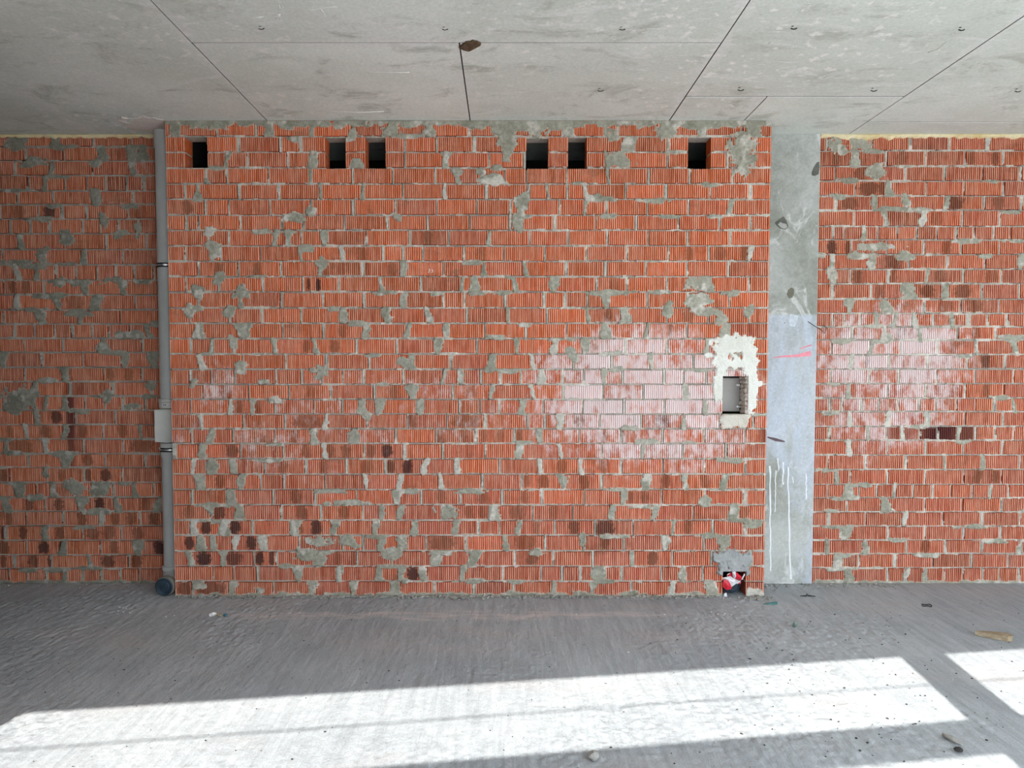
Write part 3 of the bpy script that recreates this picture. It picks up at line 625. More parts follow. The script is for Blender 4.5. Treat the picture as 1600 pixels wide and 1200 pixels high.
    for (x0, x1, z0, z1, r) in rects:
        i0, i1 = np.searchsorted(gx, x0 - .03), np.searchsorted(gx, x1 + .03)
        k0, k1 = np.searchsorted(gz, z0 - .03), np.searchsorted(gz, z1 + .03)
        if i1 <= i0 or k1 <= k0: continue
        xx, zz = X[k0:k1, i0:i1], Z[k0:k1, i0:i1]
        d = np.maximum(np.maximum(x0 - xx, xx - x1), np.maximum(z0 - zz, zz - z1))
        sd[k0:k1, i0:i1] = np.minimum(sd[k0:k1, i0:i1], d)
    n1 = fbm(X, Z, 0.035, 5); n2 = fbm(X, Z, 0.012, 23, 2); n3 = fbm(X, Z, 0.22, 41)
    jd = sd + 0.0035 * (n1 - 0.5) * 2 + 0.002 * (n2 - .5) + 0.0045 * np.clip(n3 - 0.52, 0, 1) * 4 - 0.0006
    hgt = -0.0020 + 0.006 * (n1 - .5) + 0.003 * (n2 - .5) - 0.016 * np.clip(fbm(X, Z, 0.09, 77) - 0.58, 0, 1) * 6
    crack = (sd > 0) & (sd < 0.0042) & (fbm(X, Z, 0.16, 177) > 0.50)
    over = sd < 0.0
    hgt = np.where(over, np.maximum(hgt, 0.0006 + 0.0015 * n1), hgt)
    keep = (jd > 0) & ~crack
    sm = np.zeros_like(X); pale = np.zeros_like(X)
    allb = [tuple(b) for b in SMEAR[key]]
    n4 = fbm(X, Z, 0.06, 61, 3)
    for r, js in enumerate(joints):
        for j in js:
            if rng.random() < 0.16: allb.append((j + rng.uniform(-2, 2), (ylist[r] + ylist[r + 1]) / 2, rng.uniform(3.5, 6.5), 12, 1 if rng.random() < .25 else 0))
            if rng.random() < 0.16: allb.append((j + rng.uniform(-25, 25), ylist[r] + rng.uniform(-1, 3), rng.uniform(10, 24), rng.uniform(3, 5)))
    if key == 'c': allb += [(262 + 30 * i, 189, 26, rng.uniform(5, 13)) for i in range(32)] + [(275 + 22 * i, 933, 20, rng.uniform(4, 9)) for i in range(42)]
    else: allb += [((10 if key == 'l' else 1290) + 22 * i, 911, 20, rng.uniform(3, 5)) for i in range(15)]
    for b in allb:
        bx_, by_, brx, bry = b[:4]; pw, na = 3.2, 1.0
        if bry > 7 and brx < 14:                  # a head joint squeezed full: spans its course
            r = min(range(len(joints)), key=lambda k: abs((ylist[k] + ylist[k + 1]) / 2 - by_))
            near = min(joints[r], key=lambda j: abs(j - bx_))
            if abs(near - bx_) < 16: bx_ = bx_ + (near - bx_) * .65; brx *= .92
            if abs((ylist[r] + ylist[r + 1]) / 2 - by_) < 6: bry = max(bry, 13.0); pw = 8.0; na = .75; brx *= .86; by_ = (ylist[r] + ylist[r + 1]) / 2
        c = wp(bx_, by_, Y); k = Y / F * 1.05; rx, rz = brx * k, bry * k
        i0, i1 = np.searchsorted(gx, c.x - rx * 1.9), np.searchsorted(gx, c.x + rx * 1.9)
        k0, k1 = np.searchsorted(gz, c.z - rz * 1.9), np.searchsorted(gz, c.z + rz * 1.9)
        if i1 <= i0 or k1 <= k0: continue
        xx, zz = X[k0:k1, i0:i1], Z[k0:k1, i0:i1]
        dx, dz = xx - c.x, zz - c.z
        taper = 1 + rng.uniform(-.45, .45) * np.clip(dz / rz, -1, 1)     # wider at one end
        dx = (dx - dz * rng.uniform(-.25, .25)) / taper
        d = (np.abs(dx / rx) ** 2.2 + np.abs(dz / rz) ** pw) ** .42 + (n1[k0:k1, i0:i1] - .5) * 1.1 + (n4[k0:k1, i0:i1] - .5) * na + (n2[k0:k1, i0:i1] - .5) * .3
        s = np.clip(1.0 - d, 0, 1)
        sm[k0:k1, i0:i1] = np.maximum(sm[k0:k1, i0:i1], s)
        if len(b) > 4 and b[4]: pale[k0:k1, i0:i1] = np.maximum(pale[k0:k1, i0:i1], np.clip(s * 3, 0, .5))
    thin = vnoise(X, Z, 0.004, 301)            # thin smears let the ribs show through
    on = sm > 0.02
    hgt = np.where(on, np.maximum(hgt, -0.0065 + 0.036 * np.minimum(sm, .28) * (0.7 + .6 * n1)), hgt)
    keep |= on
    pale = np.maximum(pale, np.clip((fbm(X, Z, 0.06, 91) - .62) * 4, 0, .55))
    pale = np.maximum(pale, blobs(WHITE[key], X, Z, Y) * 0.35 * n1)
    for (ox0, ox1, oz0, oz1) in openings:
        keep &= ~((X > ox0 - .002) & (X < ox1 + .002) & (Z > oz0 - .002) & (Z < oz1 + .002))
    hgt = np.where(keep, hgt, -0.021)
    cell = keep[:-1, :-1] | keep[1:, :-1] | keep[:-1, 1:] | keep[1:, 1:]
    for (ox0, ox1, oz0, oz1) in openings:
        cm = (X > ox0) & (X < ox1) & (Z > oz0) & (Z < oz1)
        cell &= ~(cm[:-1, :-1] | cm[1:, :-1] | cm[:-1, 1:] | cm[1:, 1:])
    ids = np.arange(X.size).reshape(X.shape)
    q = np.stack([ids[:-1, :-1][cell], ids[:-1, 1:][cell], ids[1:, 1:][cell], ids[1:, :-1][cell]], 1)
    used, inv = np.unique(q, return_inverse=True); q = inv.reshape(-1, 4)
    co = np.stack([X.ravel()[used], (Y - hgt).ravel()[used], Z.ravel()[used]], 1).astype(np.float32)
    me = bpy.data.meshes.new('mortar'); me.vertices.add(len(co)); me.vertices.foreach_set('co', co.ravel())
    me.loops.add(q.size); me.loops.foreach_set('vertex_index', q.ravel().astype(np.int32))
    me.polygons.add(len(q)); me.polygons.foreach_set('loop_start', np.arange(0, q.size, 4, dtype=np.int32))
    try: me.polygons.foreach_set('loop_total', np.full(len(q), 4, dtype=np.int32))
    except Exception: pass
    me.update(calc_edges=True); me.polygons.foreach_set('use_smooth', np.ones(len(q), bool))
    for k, arr in (('smear', np.clip(sm * 5, 0, 1) * (0.55 + .45 * n3)), ('pale', pale)):
        a = me.attributes.new(k, 'FLOAT', 'POINT'); a.data.foreach_set('value', arr.ravel()[used].astype(np.float32))
    tag(link('mortar', me, M_MORTAR_SHADE if key == 'l' else M_MORTAR, wall), kind='stuff')
    return rects

def rect_of(o, Y=D):
    a, b = wp((o[0] + o[1]) / 2, o[2], Y), wp((o[0] + o[1]) / 2, o[3], Y); ym = (o[2] + o[3]) / 2
    return (wp(o[0], ym, Y).x, wp(o[1], ym, Y).x, max(b.z, 0.0), a.z)
OPEN = [rect_of(o) for o in VENTS + [NICHE, DRAIN]]

def core(name, x0, x1, y0, y1, z0, z1, holes, mat):
    """wall slab cut round its openings"""
    bm = bmesh.new(); e = 0.004
    hs = [(a - e, b + e, max(c - e, z0), d + e) for a, b, c, d in holes]
    zs = sorted({z0, z1} | {h[2] for h in hs} | {h[3] for h in hs})
    for za, zb in zip(zs, zs[1:]):
        zm = (za + zb) / 2; cur = x0
        for h in sorted(h for h in hs if h[2] < zm < h[3]):
            add_box(bm, cur, h[0], y0, y1, za, zb); cur = h[1]
        add_box(bm, cur, x1, y0, y1, za, zb)
    return bm_done(bm, name, mat)

wall_c = core('wall_center', XL + .002, XR - .002, D + 0.022, D + 0.12, 0.0, ZC, OPEN, M_MORTAR)
tag(wall_c, 'projecting ribbed red brick wall with six vent holes near its top', 'wall', kind='structure')
ztl, ztr = wp(CX, LEFT_Y[0], DS).z, wp(CX, RIGHT_Y[0], DS).z
wall_l = core('wall_left', ROOM_L, XL + 0.06, DS + 0.022, DS + 0.12, 0.0, ZC, [], M_MORTAR)
tag(wall_l, 'shaded recessed brick wall beside the grey drain pipe', 'wall', kind='structure')
wall_r = core('wall_right', COLX, ROOM_R, DS + 0.022, DS + 0.12, 0.0, ZC, [], M_MORTAR)
tag(wall_r, 'recessed brick wall right of the concrete column, chalky white in the middle', 'wall', kind='structure')
build_wall('c', wall_c, D, MAIN_Y, MAIN_J, XL, XR, OPEN, 300)
build_wall('l', wall_l, DS, LEFT_Y, LEFT_J, ROOM_L, XL + 0.05, [], 300)
build_wall('r', wall_r, DS, RIGHT_Y, RIGHT_J, COLX + 0.002, 3.9, [], 300)
# shaft behind the vents
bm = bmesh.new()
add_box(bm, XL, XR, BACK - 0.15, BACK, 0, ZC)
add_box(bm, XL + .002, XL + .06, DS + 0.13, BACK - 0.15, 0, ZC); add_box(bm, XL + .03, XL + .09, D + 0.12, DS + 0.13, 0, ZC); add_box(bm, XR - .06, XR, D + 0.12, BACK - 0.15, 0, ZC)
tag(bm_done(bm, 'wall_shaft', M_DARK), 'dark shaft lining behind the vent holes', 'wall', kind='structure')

# ------------------------------------------------------------------ patches laid on walls (real, slightly raised relief)
def relief(name, Y, mask, box, mat, parent, thick=0.006, S=0.004, axis='wall', seed=1, base=0.0):
    """raised patch; mask(X, Z) > 0 where the material sits"""
    u = np.arange(box[0], box[1], S); w_ = np.arange(box[2], box[3], S); X, Z = np.meshgrid(u, w_)
    m = mask(X, Z); keep = m > 0
    n = fbm(X, Z, 0.03, seed); h = np.where(keep, base + thick * (0.35 + np.clip(m * 2.5, 0, .65)) * (0.6 + .8 * n), -0.006)
    cell = keep[:-1, :-1] | keep[1:, :-1] | keep[:-1, 1:] | keep[1:, 1:]
    ids = np.arange(X.size).reshape(X.shape)
    q = np.stack([ids[:-1, :-1][cell], ids[:-1, 1:][cell], ids[1:, 1:][cell], ids[1:, :-1][cell]], 1)
    used, inv = np.unique(q, return_inverse=True); q = inv.reshape(-1, 4)
    if axis == 'wall': co = np.stack([X.ravel()[used], (Y - h).ravel()[used], Z.ravel()[used]], 1)
    else: co = np.stack([X.ravel()[used], Z.ravel()[used], (Y - h).ravel()[used]], 1); q = q[:, ::-1]
    me = mesh_from(name, co.tolist(), q.tolist(), True)
    return link(name, me, mat, parent)

def emask(ells, Y, rough=0.8, seed=3, holes=()):
    def f(X, Z):
        n = fbm(X, Z, 0.03, seed, 3) - .5; n2 = fbm(X, Z, 0.009, seed + 50, 2) - .5
        s = np.full(X.shape, -1.0)
        for (px, py, rx, ry) in ells:
            c = wp(px, py, Y); k = Y / F
            d = (np.abs((X - c.x) / (rx * k)) ** 3 + np.abs((Z - c.z) / (ry * k)) ** 3) ** (1 / 3)
            s = np.maximum(s, 1 - d + rough * n * .8 + rough * n2 * .35)
        for (px, py, rx, ry) in holes:
            c = wp(px, py, Y); k = Y / F
            d = np.sqrt(((X - c.x) / (rx * k)) ** 2 + ((Z - c.z) / (ry * k)) ** 2) + n2 * 1.2
            s = np.where(d < 1, -1, s)
        nr = OPEN[6]
        s = np.where((X > nr[0] - .001) & (X < nr[1] + .001) & (Z > nr[2] - .001) & (Z < nr[3] + .001), -1, s)
        dr = OPEN[7]
        return np.where((X > dr[0]) & (X < dr[1]) & (Z > dr[2]) & (Z < dr[3]), -1, s)
    return f
def pbox(x0, x1, y0, y1, Y):
    a, b = wp(x0, y1, Y), wp(x1, y0, Y); return (a.x, b.x, a.z, b.z)
o = relief('plaster_patch', D, emask([(1148, 554, 33, 31), (1174, 600, 10, 44), (1122, 607, 8, 19), (1128, 582, 9, 12), (1110, 535, 4, 5), (1107, 555, 7, 4), (1183, 600, 8, 5)], D, 0.75, 3,
           [(1140, 557, 2, 5), (1144, 560, 2, 4), (1149, 552, 3, 2), (1154, 555, 2, 4), (1158, 556, 2, 6), (1140, 581, 5, 7), (1148, 583, 9, 6), (1157, 580, 6, 6)]),
           pbox(1085, 1205, 505, 660, D), M_PLASTER, wall_c, 0.008, 0.0035)
o['label'] = 'white plaster spread round the niche'
o = relief('plaster_patch', D, emask([(1140, 659, 15, 10), (1160, 659, 9, 11), (1150, 651, 22, 4)], D, 0.7, 8), pbox(1100, 1195, 640, 690, D), M_PLASTER2, wall_c, 0.007, 0.0035)
o['label'] = 'beige plaster under the niche'
o = relief('cement_patch', D, emask([(1150, 879, 20, 16), (1126, 872, 12, 9), (1142, 869, 14, 12), (1164, 876, 11, 13), (1130, 888, 9, 11), (1162, 892, 9, 9)], D, 1.1, 12), pbox(1090, 1200, 840, 935, D), M_BLUEMORT, wall_c, 0.014, 0.0035)
o['label'] = 'blue grey cement over the drain opening'
# pinkish plaster on the ceiling by the pipe top
c0 = hp(237, 196, ZC)
def pm(X, Y_):
    n = fbm(X, Y_, 0.04, 31) - .5
    d = np.sqrt(((X - c0.x) / .16) ** 2 + ((Y_ - c0.y) / .17) ** 2)
    return np.where((X > XL - 0.004) | (Y_ > DS + .02), -1, 1 - d + n * 1.0)
o = relief('plaster_patch', ZC - 0.001, pm, (c0.x - .3, c0.x + .3, c0.y - .32, DS + .02), M_PINK, ceiling, 0.006, 0.006, 'ceiling', 31)

# expanding foam in the gap above the recessed walls
def foam(name, x0, x1, ztop, parent, seed, th=0.02):
    rng = random.Random(seed); bm = bmesh.new(); n = int((x1 - x0) / 0.012); k = 7; rings = []
    for i in range(n + 1):
        x = x0 + (x1 - x0) * i / n
        f = fbm(np.array([x]), np.array([seed * 3.1]), 0.05, seed)[0]; g = vnoise(np.array([x]), np.array([seed * 1.7]), 0.018, seed + 4)[0]
        g2 = vnoise(np.array([x]), np.array([9.7]), 0.16, seed + 9)[0]
        lo = th * (0.25 + .7 * f * g2 + .5 * g); out = 0.004 + 0.016 * f + .008 * g
        rings.append([bm.verts.new((x, DS + 0.03 - (0.03 + out) * math.sin(math.pi * j / (k - 1)) ** .6, ztop + 0.012 - (lo + .012) * j / (k - 1))) for j in range(k)])
    for a, b in zip(rings, rings[1:]):
        for j in range(k - 1): bm.faces.new((a[j], a[j + 1], b[j + 1], b[j]))
    o = bm_done(bm, name, M_FOAM, parent, True); o['label'] = 'yellow foam squeezed from the ceiling gap'
foam('foam_seal', wp(-60, 207, DS).x, XL - 0.09, ztl + 0.002, wall_l, 3, 0.036)
foam('foam_seal', COLX + .003, 3.8, ztr + 0.014, wall_r, 8, 0.046)
# concrete lip between the foam and the soffit
for nm, x0, x1, zt, par in (('ceiling_lip', ROOM_L, XL - .002, ztl + .012, wall_l), ('ceiling_lip', COLX, ROOM_R, ztr + .018, wall_r)):
    bm = bmesh.new(); add_box(bm, x0, x1, DS - 0.004, DS + .02, zt, ZC); bm_done(bm, nm, M_CONC, par)

# ------------------------------------------------------------------ concrete column
CY0 = DS - 0.015
zw0, zw1 = wp(1240, 735, CY0).z, wp(1240, 492, CY0).z
M_COL = mat_column(zw0, zw1)
col = thing('concrete_column', ((XR + COLX) / 2, CY0 + .1, 0), 'grey concrete column with white paint runs between two brick walls', 'column')
def local(o, par):
    o.parent = par; o.matrix_parent_inverse = Matrix.Translation(-par.location)
    return o
bm = bmesh.new(); add_box(bm, XR - 0.03, COLX, CY0, DS + 0.16, 0, ZC, bevel=0.004); local(bm_done(bm, 'shaft', M_COL), col)
# beam stub on the column head
M_WPAINT = plain('white_paint', (0.80, 0.82, 0.85), 0.6, 0.3, 0.05)
M_PINKP = plain('pink_spray_paint', (0.80, 0.30, 0.36), 0.7, 0.2, 0.15, 30)
M_CHIP = mat_concrete('chipped_concrete', (0.11, 0.115, 0.10), (0.19, 0.19, 0.165), 0.6, 6)
M_OLIVE = mat_concrete('olive_mortar', (0.16, 0.155, 0.115), (0.22, 0.21, 0.16), 0.6, 6)
def strip(name, pts, widths, mat, par, Y, th=0.0016):
    """thin raised run of paint following photo points on the plane Y"""
    bm = bmesh.new(); P = [wp(a, b, Y) for a, b in pts]; L, Rr = [], []
    for i, p in enumerate(P):
        t = (P[min(i + 1, len(P) - 1)] - P[max(i - 1, 0)]).normalized(); nrm = Vector((t.z, 0, -t.x)); w_ = widths[i] * Y / F / 2
        L.append(p - nrm * w_); Rr.append(p + nrm * w_)
    add_prism(bm, [(q.x, q.z) for q in L] + [(q.x, q.z) for q in reversed(Rr)], Y - th, Y + 0.001)
    o = bm_done(bm, name, mat)
    return local(o, par) if par.type == 'EMPTY' else setattr(o, 'parent', par) or o
def run(x0, y0, x1, y1, w0, w1, seed):
    rng = random.Random(seed); n = 16
    pts = [(x0 + (x1 - x0) * i / n + rng.uniform(-.7, .7), y0 + (y1 - y0) * i / n) for i in range(n + 1)]
    ws = [max(.5, (w0 + (w1 - w0) * i / n) * rng.uniform(.75, 1.25)) for i in range(n + 1)]
    return pts, ws
for a in ((1203, 728, 1204, 892, 2.2, 2.4, 1), (1231, 730, 1235, 905, 2.0, 2.6, 2), (1215, 716, 1217, 735, 2, 1, 3), (1224, 722, 1223, 757, 2, 1.6, 4), (1259, 740, 1260, 780, 1.6, 1.6, 5), (1212, 735, 1211, 800, 1.4, .9, 6), (1238, 745, 1240, 755, 1.2, 1, 8)):
    pts, ws = run(*a); strip('paint_run', pts, ws, M_WPAINT, col, CY0)['label'] = 'white paint run'
strip('spray_mark', [(1208, 559), (1222, 557), (1245, 556), (1262, 553), (1267, 552)], [1.2, 2.6, 4.2, 7.5, 8], M_PINKP, col, CY0)['label'] = 'pink spray mark'
strip('spray_mark', [(1250, 545), (1268, 539)], [1.5, 2.2], M_PINKP, col, CY0)
strip('paint_dab', [(1241, 492), (1239, 500), (1238, 510)], [13, 13, 8], plain('thin_whitewash', (0.60, 0.65, 0.71), .8), col, CY0)['label'] = 'white brush dab'
strip('scratch', [(1199, 683), (1212, 687), (1226, 690)], [2, 5, 2], plain('brown_stain', (0.13, 0.09, 0.10), .8), col, CY0)
def flake(name, pts, mat, par, Y, th, label=None):
    bm = bmesh.new(); add_prism(bm, [(wp(a, b, Y).x, wp(a, b, Y).z) for a, b in pts], Y - th, Y + 0.002); o = local(bm_done(bm, name, mat), par)
    if label: o['label'] = label
flake('chipped_patch', [(1210.5, 348), (1217, 342.5), (1224, 338), (1229, 345), (1232, 354), (1227, 359), (1219, 357), (1214, 353)], M_CHIP, col, CY0, 0.002, 'dark chipped patch')
flake('mortar_dab', [(1215, 351), (1219, 347), (1223, 349), (1228, 350), (1230, 355), (1226, 358), (1220, 356)], M_CONC, col, CY0, 0.004)
flake('chipped_patch', [(1268, 270), (1271, 262), (1276, 254), (1280, 252), (1280.5, 262), (1279, 272), (1273, 275), (1268.5, 274)], M_CHIP, col, CY0, 0.002, 'dark chipped patch')
flake('mortar_dab', [(1230, 460), (1232, 453), (1237, 449.5), (1240.5, 452), (1240, 459), (1238, 465), (1233, 466)], M_OLIVE, col, CY0, 0.004, 'olive mortar dab')
# wire sticking out beside the column
bm = bmesh.new(); add_tube(bm, [wp(1262, 502, CY0 + .002), wp(1272, 509, CY0 - .02), wp(1283, 515, CY0 - .03), wp(1288, 521, CY0 - .03), wp(1292, 512, CY0 - .01), wp(1285, 508, CY0 + .005)], 0.0022, 8)
tag(bm_done(bm, 'tie_wire', M_RUB, None, True), 'thin dark bent wire sticking out beside the column', 'wire')

# ------------------------------------------------------------------ panel in the wall niche
nr = OPEN[6]
pn = thing('junction_box', ((nr[0] + nr[1]) / 2, D + 0.14, nr[2]), 'grey metal box sunk in the plastered wall niche', 'box')
bm = bmesh.new(); add_box(bm, nr[0] - .03, nr[1] + .03, D + 0.135, D + 0.20, nr[2] + .004, nr[3] + .03); local(bm_done(bm, 'body', M_DARK), pn)
bm = bmesh.new(); add_box(bm, nr[0] - .02, nr[1] - .010, D + 0.122, D + 0.136, nr[2] + .01, nr[3] - .012, bevel=.004); local(bm_done(bm, 'cover', M_PANEL), pn)
bm = bmesh.new(); add_tube(bm, [(nr[1] - .006, D + .128, nr[2] + .02), (nr[1] - .006, D + .128, nr[3] - .02)], 0.004); local(bm_done(bm, 'hinge_rod', M_RUB), pn)
bm = bmesh.new(); add_box(bm, nr[1] - .035, nr[1] - .012, D + .112, D + .126, nr[3] - .065, nr[3] - .052, bevel=.002); o = local(bm_done(bm, 'latch', M_FRAME), pn); o['label'] = 'small white latch'
bm = bmesh.new(); add_box(bm, nr[1] - .03, nr[1] - .008, D + .112, D + .126, nr[2] + .035, nr[2] + .047, bevel=.002); local(bm_done(bm, 'latch', M_STEEL), pn)
for a, b in ((0.3, .45), (.45, .62)):
    bm = bmesh.new(); c = (nr[0] + (nr[1] - nr[0]) * a, D + .122, nr[2] + (nr[3] - nr[2]) * b); add_lathe(bm, [(.006, 0), (.006, .0012)], c, 'Y', 14); local(bm_done(bm, 'rivet', M_PANEL), pn)
# rough plastered reveal of the niche
bm = bmesh.new()
for i in range(9):
    for j in range(4):
        lump(bm, (nr[1] + .004, D + .02 + .033 * j, nr[2] + .012 + (nr[3] - nr[2] - .02) * i / 8), .016, .022, .020, R, 1, .3)
o = bm_done(bm, 'plaster_reveal', M_PLASTER2, wall_c, True)

# ------------------------------------------------------------------ drain pipe in the corner
PY = DS - 0.075                                              # pipe axis distance
PR = 0.055
PX = wp(251, 600, PY).x + PR
def pz(py): return wp(252, py, PY - PR).z
pipe = thing('drain_pipe', (PX, PY, 0), 'grey plastic drain pipe standing in the corner by the brick wall', 'pipe')
def lathe_part(name, prof, mat, par=pipe, seg=40):
    bm = bmesh.new(); add_lathe(bm, prof, (PX, PY, 0), 'Z', seg); return local(bm_done(bm, name, mat, None, True), par)
def sharp(o, ang=35):
    o.data.set_sharp_from_angle(angle=math.radians(ang)); return o
sharp(lathe_part('pipe_length', [(PR, pz(632)), (PR, pz(229)), (PR + .006, pz(226)), (PR + .006, pz(204)), (PR + .009, pz(202)), (PR + .009, pz(199.5))], M_PIPE))
lathe_part('gap_shade', [(PR - .006, pz(200)), (PR - .006, ZC + .01)], M_RUB)  # black stub painting the dark gap above the pipe
for zc in (413.5,):
    sharp(lathe_part('pipe_clamp', [(PR, pz(zc + 3.5)), (PR + .004, pz(zc + 3.5)), (PR + .004, pz(zc + 1.6)), (PR + .002, pz(zc + 1.6)), (PR + .002, pz(zc - 1.2)), (PR + .004, pz(zc - 1.2)), (PR + .004, pz(zc - 3.2)), (PR, pz(zc - 3.2))], M_RUB))
    sharp(lathe_part('clamp_band', [(PR, pz(zc + 1.4)), (PR + .0045, pz(zc + 1.4)), (PR + .0045, pz(zc - 1)), (PR, pz(zc - 1))], M_STEEL))
bm = bmesh.new(); add_tube(bm, [wp(249, 414, PY), wp(246, 414.5, DS)], .006); local(bm_done(bm, 'clamp_bolt', M_STEEL), pipe)
o = sharp(lathe_part('socket_collar', [(PR, pz(638)), (PR + .007, pz(638)), (PR + .007, pz(629)), (PR + .012, pz(628)), (PR + .012, pz(624)), (PR + .004, pz(623)), (PR, pz(623))], M_PIPE2))
# paper sticker with two dark marks
def on_pipe(px, py, r):
    """point of the pipe's skin that this pixel sees"""
    z = wp(px, py, PY - r).z; x = wp(px, py, PY - r).x - PX
    x = max(-r * .98, min(r * .98, x)); return Vector((PX + x, PY - math.sqrt(r * r - x * x), z))
def wrap(name, x0, x1, y0, y1, r, mat, par, n=6):
    vs_, fs = [], []
    for i in range(n + 1):
        for y_ in (y0, y1): vs_.append(on_pipe(x0 + (x1 - x0) * i / n, y_, r))
    for i in range(n): fs.append((2 * i, 2 * i + 1, 2 * i + 3, 2 * i + 2))
    o = link(name, mesh_from(name, vs_, fs), mat); m = o.modifiers.new('thick', 'SOLIDIFY'); m.thickness = .0006; return local(o, par)
wrap('sticker', 253.5, 261, 630.8, 634.8, PR + .0078, M_FRAME, pipe)['label'] = 'white paper sticker'
for x in (255.2, 258): wrap('sticker_mark', x, x + 1.7, 632, 633.6, PR + .0088, M_RUB, pipe, 3)
# inspection branch with its screwed-on rectangular lid
zt, zb = pz(639), pz(692)
sharp(lathe_part('inspection_body', [(PR + .004, zb), (PR + .010, zb + .01), (PR + .010, zt - .01), (PR + .004, zt)], M_PIPE2))
bm = bmesh.new(); x0 = wp(242.3, 665, PY - .07).x; x1 = XL - .004
add_box(bm, x0, x1, PY - .082, PY - .010, zb + .006, zt - .004, bevel=.009); lid = local(bm_done(bm, 'inspection_lid', M_PIPE2), pipe); lid['label'] = 'pale grey inspection lid with rounded corners'
for py in (648.5, 681.5):
    bm = bmesh.new(); c = (x0 + .004, PY - .05, pz(py)); add_tube(bm, [(c[0] - .012, c[1], c[2]), (c[0] - .006, PY - .080, c[2]), (c[0] + .018, PY - .085, c[2])], [.003, .0045, .0035], 10)
    o = bm_done(bm, 'lid_screw', M_STEEL); o.parent = lid; o.matrix_parent_inverse = Matrix.Translation(-pipe.location); o['label'] = 'bright lid screw'
sharp(lathe_part('socket_collar', [(PR, pz(700)), (PR + .006, pz(700)), (PR + .006, pz(693)), (PR, pz(693))], M_PIPE))
zc = 703
sharp(lathe_part('pipe_clamp', [(PR, pz(706.5)), (PR + .009, pz(706.5)), (PR + .009, pz(704.6)), (PR + .006, pz(704.6)), (PR + .006, pz(701.8)), (PR + .009, pz(701.8)), (PR + .009, pz(700)), (PR, pz(700))], M_RUB))
sharp(lathe_part('clamp_band', [(PR, pz(704.4)), (PR + .0095, pz(704.4)), (PR + .0095, pz(702)), (PR, pz(702))], M_STEEL))
bm = bmesh.new(); add_tube(bm, [wp(252, 701, PY - .03), wp(248, 700, PY - .04)], .006); local(bm_done(bm, 'clamp_bolt', M_STEEL), pipe)
sharp(lathe_part('pipe_length', [(PR, pz(888)), (PR, pz(716)), (PR + .005, pz(714)), (PR + .005, pz(706.6)), (PR, pz(706.6))], M_PIPE))
sharp(lathe_part('socket_collar', [(PR - .002, pz(903)), (PR + .006, pz(902)), (PR + .006, pz(893)), (PR + .010, pz(892)), (PR + .010, pz(886.5)), (PR, pz(885.5))], M_PIPE))
# bend at the foot, turned towards the room and closed with a dark cap
CR = 0.061
bx = min(wp(256.5, 917, D - .01).x, XL - CR - .002); bz = CR + .001; by = D - 0.005
bm = bmesh.new(); pts = []
for i in range(10):
    a = math.pi / 2 * i / 9
    pts.append((PX + (bx - PX) * (i / 9) ** 1.3, PY - .085 * (1 - math.cos(a)), bz + .10 * (1 - math.sin(a))))
pts = [(PX, PY, pz(902))] + pts + [(bx, by + .03, bz)]
add_tube(bm, pts, PR - .001, 28); local(bm_done(bm, 'elbow', M_PIPE, None, True), pipe)
bm = bmesh.new(); add_lathe(bm, [(CR - .004, 0), (CR, .004), (CR, .05), (CR - .003, .056), (CR - .008, .056), (CR - .0085, .050)], (bx, by + .05, bz), 'Y', 44); sharp(local(bm_done(bm, 'elbow_socket', plain('shaded_pvc', (0.20, 0.19, 0.165)), None, True), pipe))  # socket darkened: the shadow on its side is put into the colour
bm = bmesh.new(); add_lathe(bm, [(CR - .004, 0), (CR - .004, .008), (CR - .010, .010), (CR * .55, .0045), (CR * .5, .007), (.004, .0075)], (bx, by, bz), 'Y', 44); cap_o = sharp(local(bm_done(bm, 'end_cap', M_CAP, None, True), pipe)); cap_o['label'] = 'dark blue end cap'

# ------------------------------------------------------------------ drain stub and plastic film in the wall foot
dr = OPEN[7]; dc = wp(1147, 916, D); SR = 0.056
stub = thing('pipe_stub', (dc.x, D + .06, 0.0), 'capped dark blue pipe end in the hole at the wall foot', 'pipe')
bm = bmesh.new(); add_lathe(bm, [(SR, -.10), (SR, .028), (SR - .003, .031), (SR - .006, .031), (SR - .006, .022)], (dc.x, D + .075, SR + .004), 'Y', 40); sharp(local(bm_done(bm, 'pipe_end', M_CAP, None, True), stub))
bm = bmesh.new(); add_lathe(bm, [(SR - .006, 0), (SR - .006, .012), (SR * .7, .014), (SR * .66, .018), (.004, .018)], (dc.x, D + .065, SR + .004), 'Y', 40); sharp(local(bm_done(bm, 'pipe_cap', M_CAP, None, True), stub))

def mat_film():
    s = N('red_white_film', 0.35, 0.4)
    f = s.ramp(s.noise(26, 2, 0.4, s.vec((1.3, 1, 0.8), (4.1, 0, 2.2)), 1.0), 0.46, 0.5)
    return s.col(s.mix(f, (0.60, 0.018, 0.035), (0.82, 0.78, 0.79)))
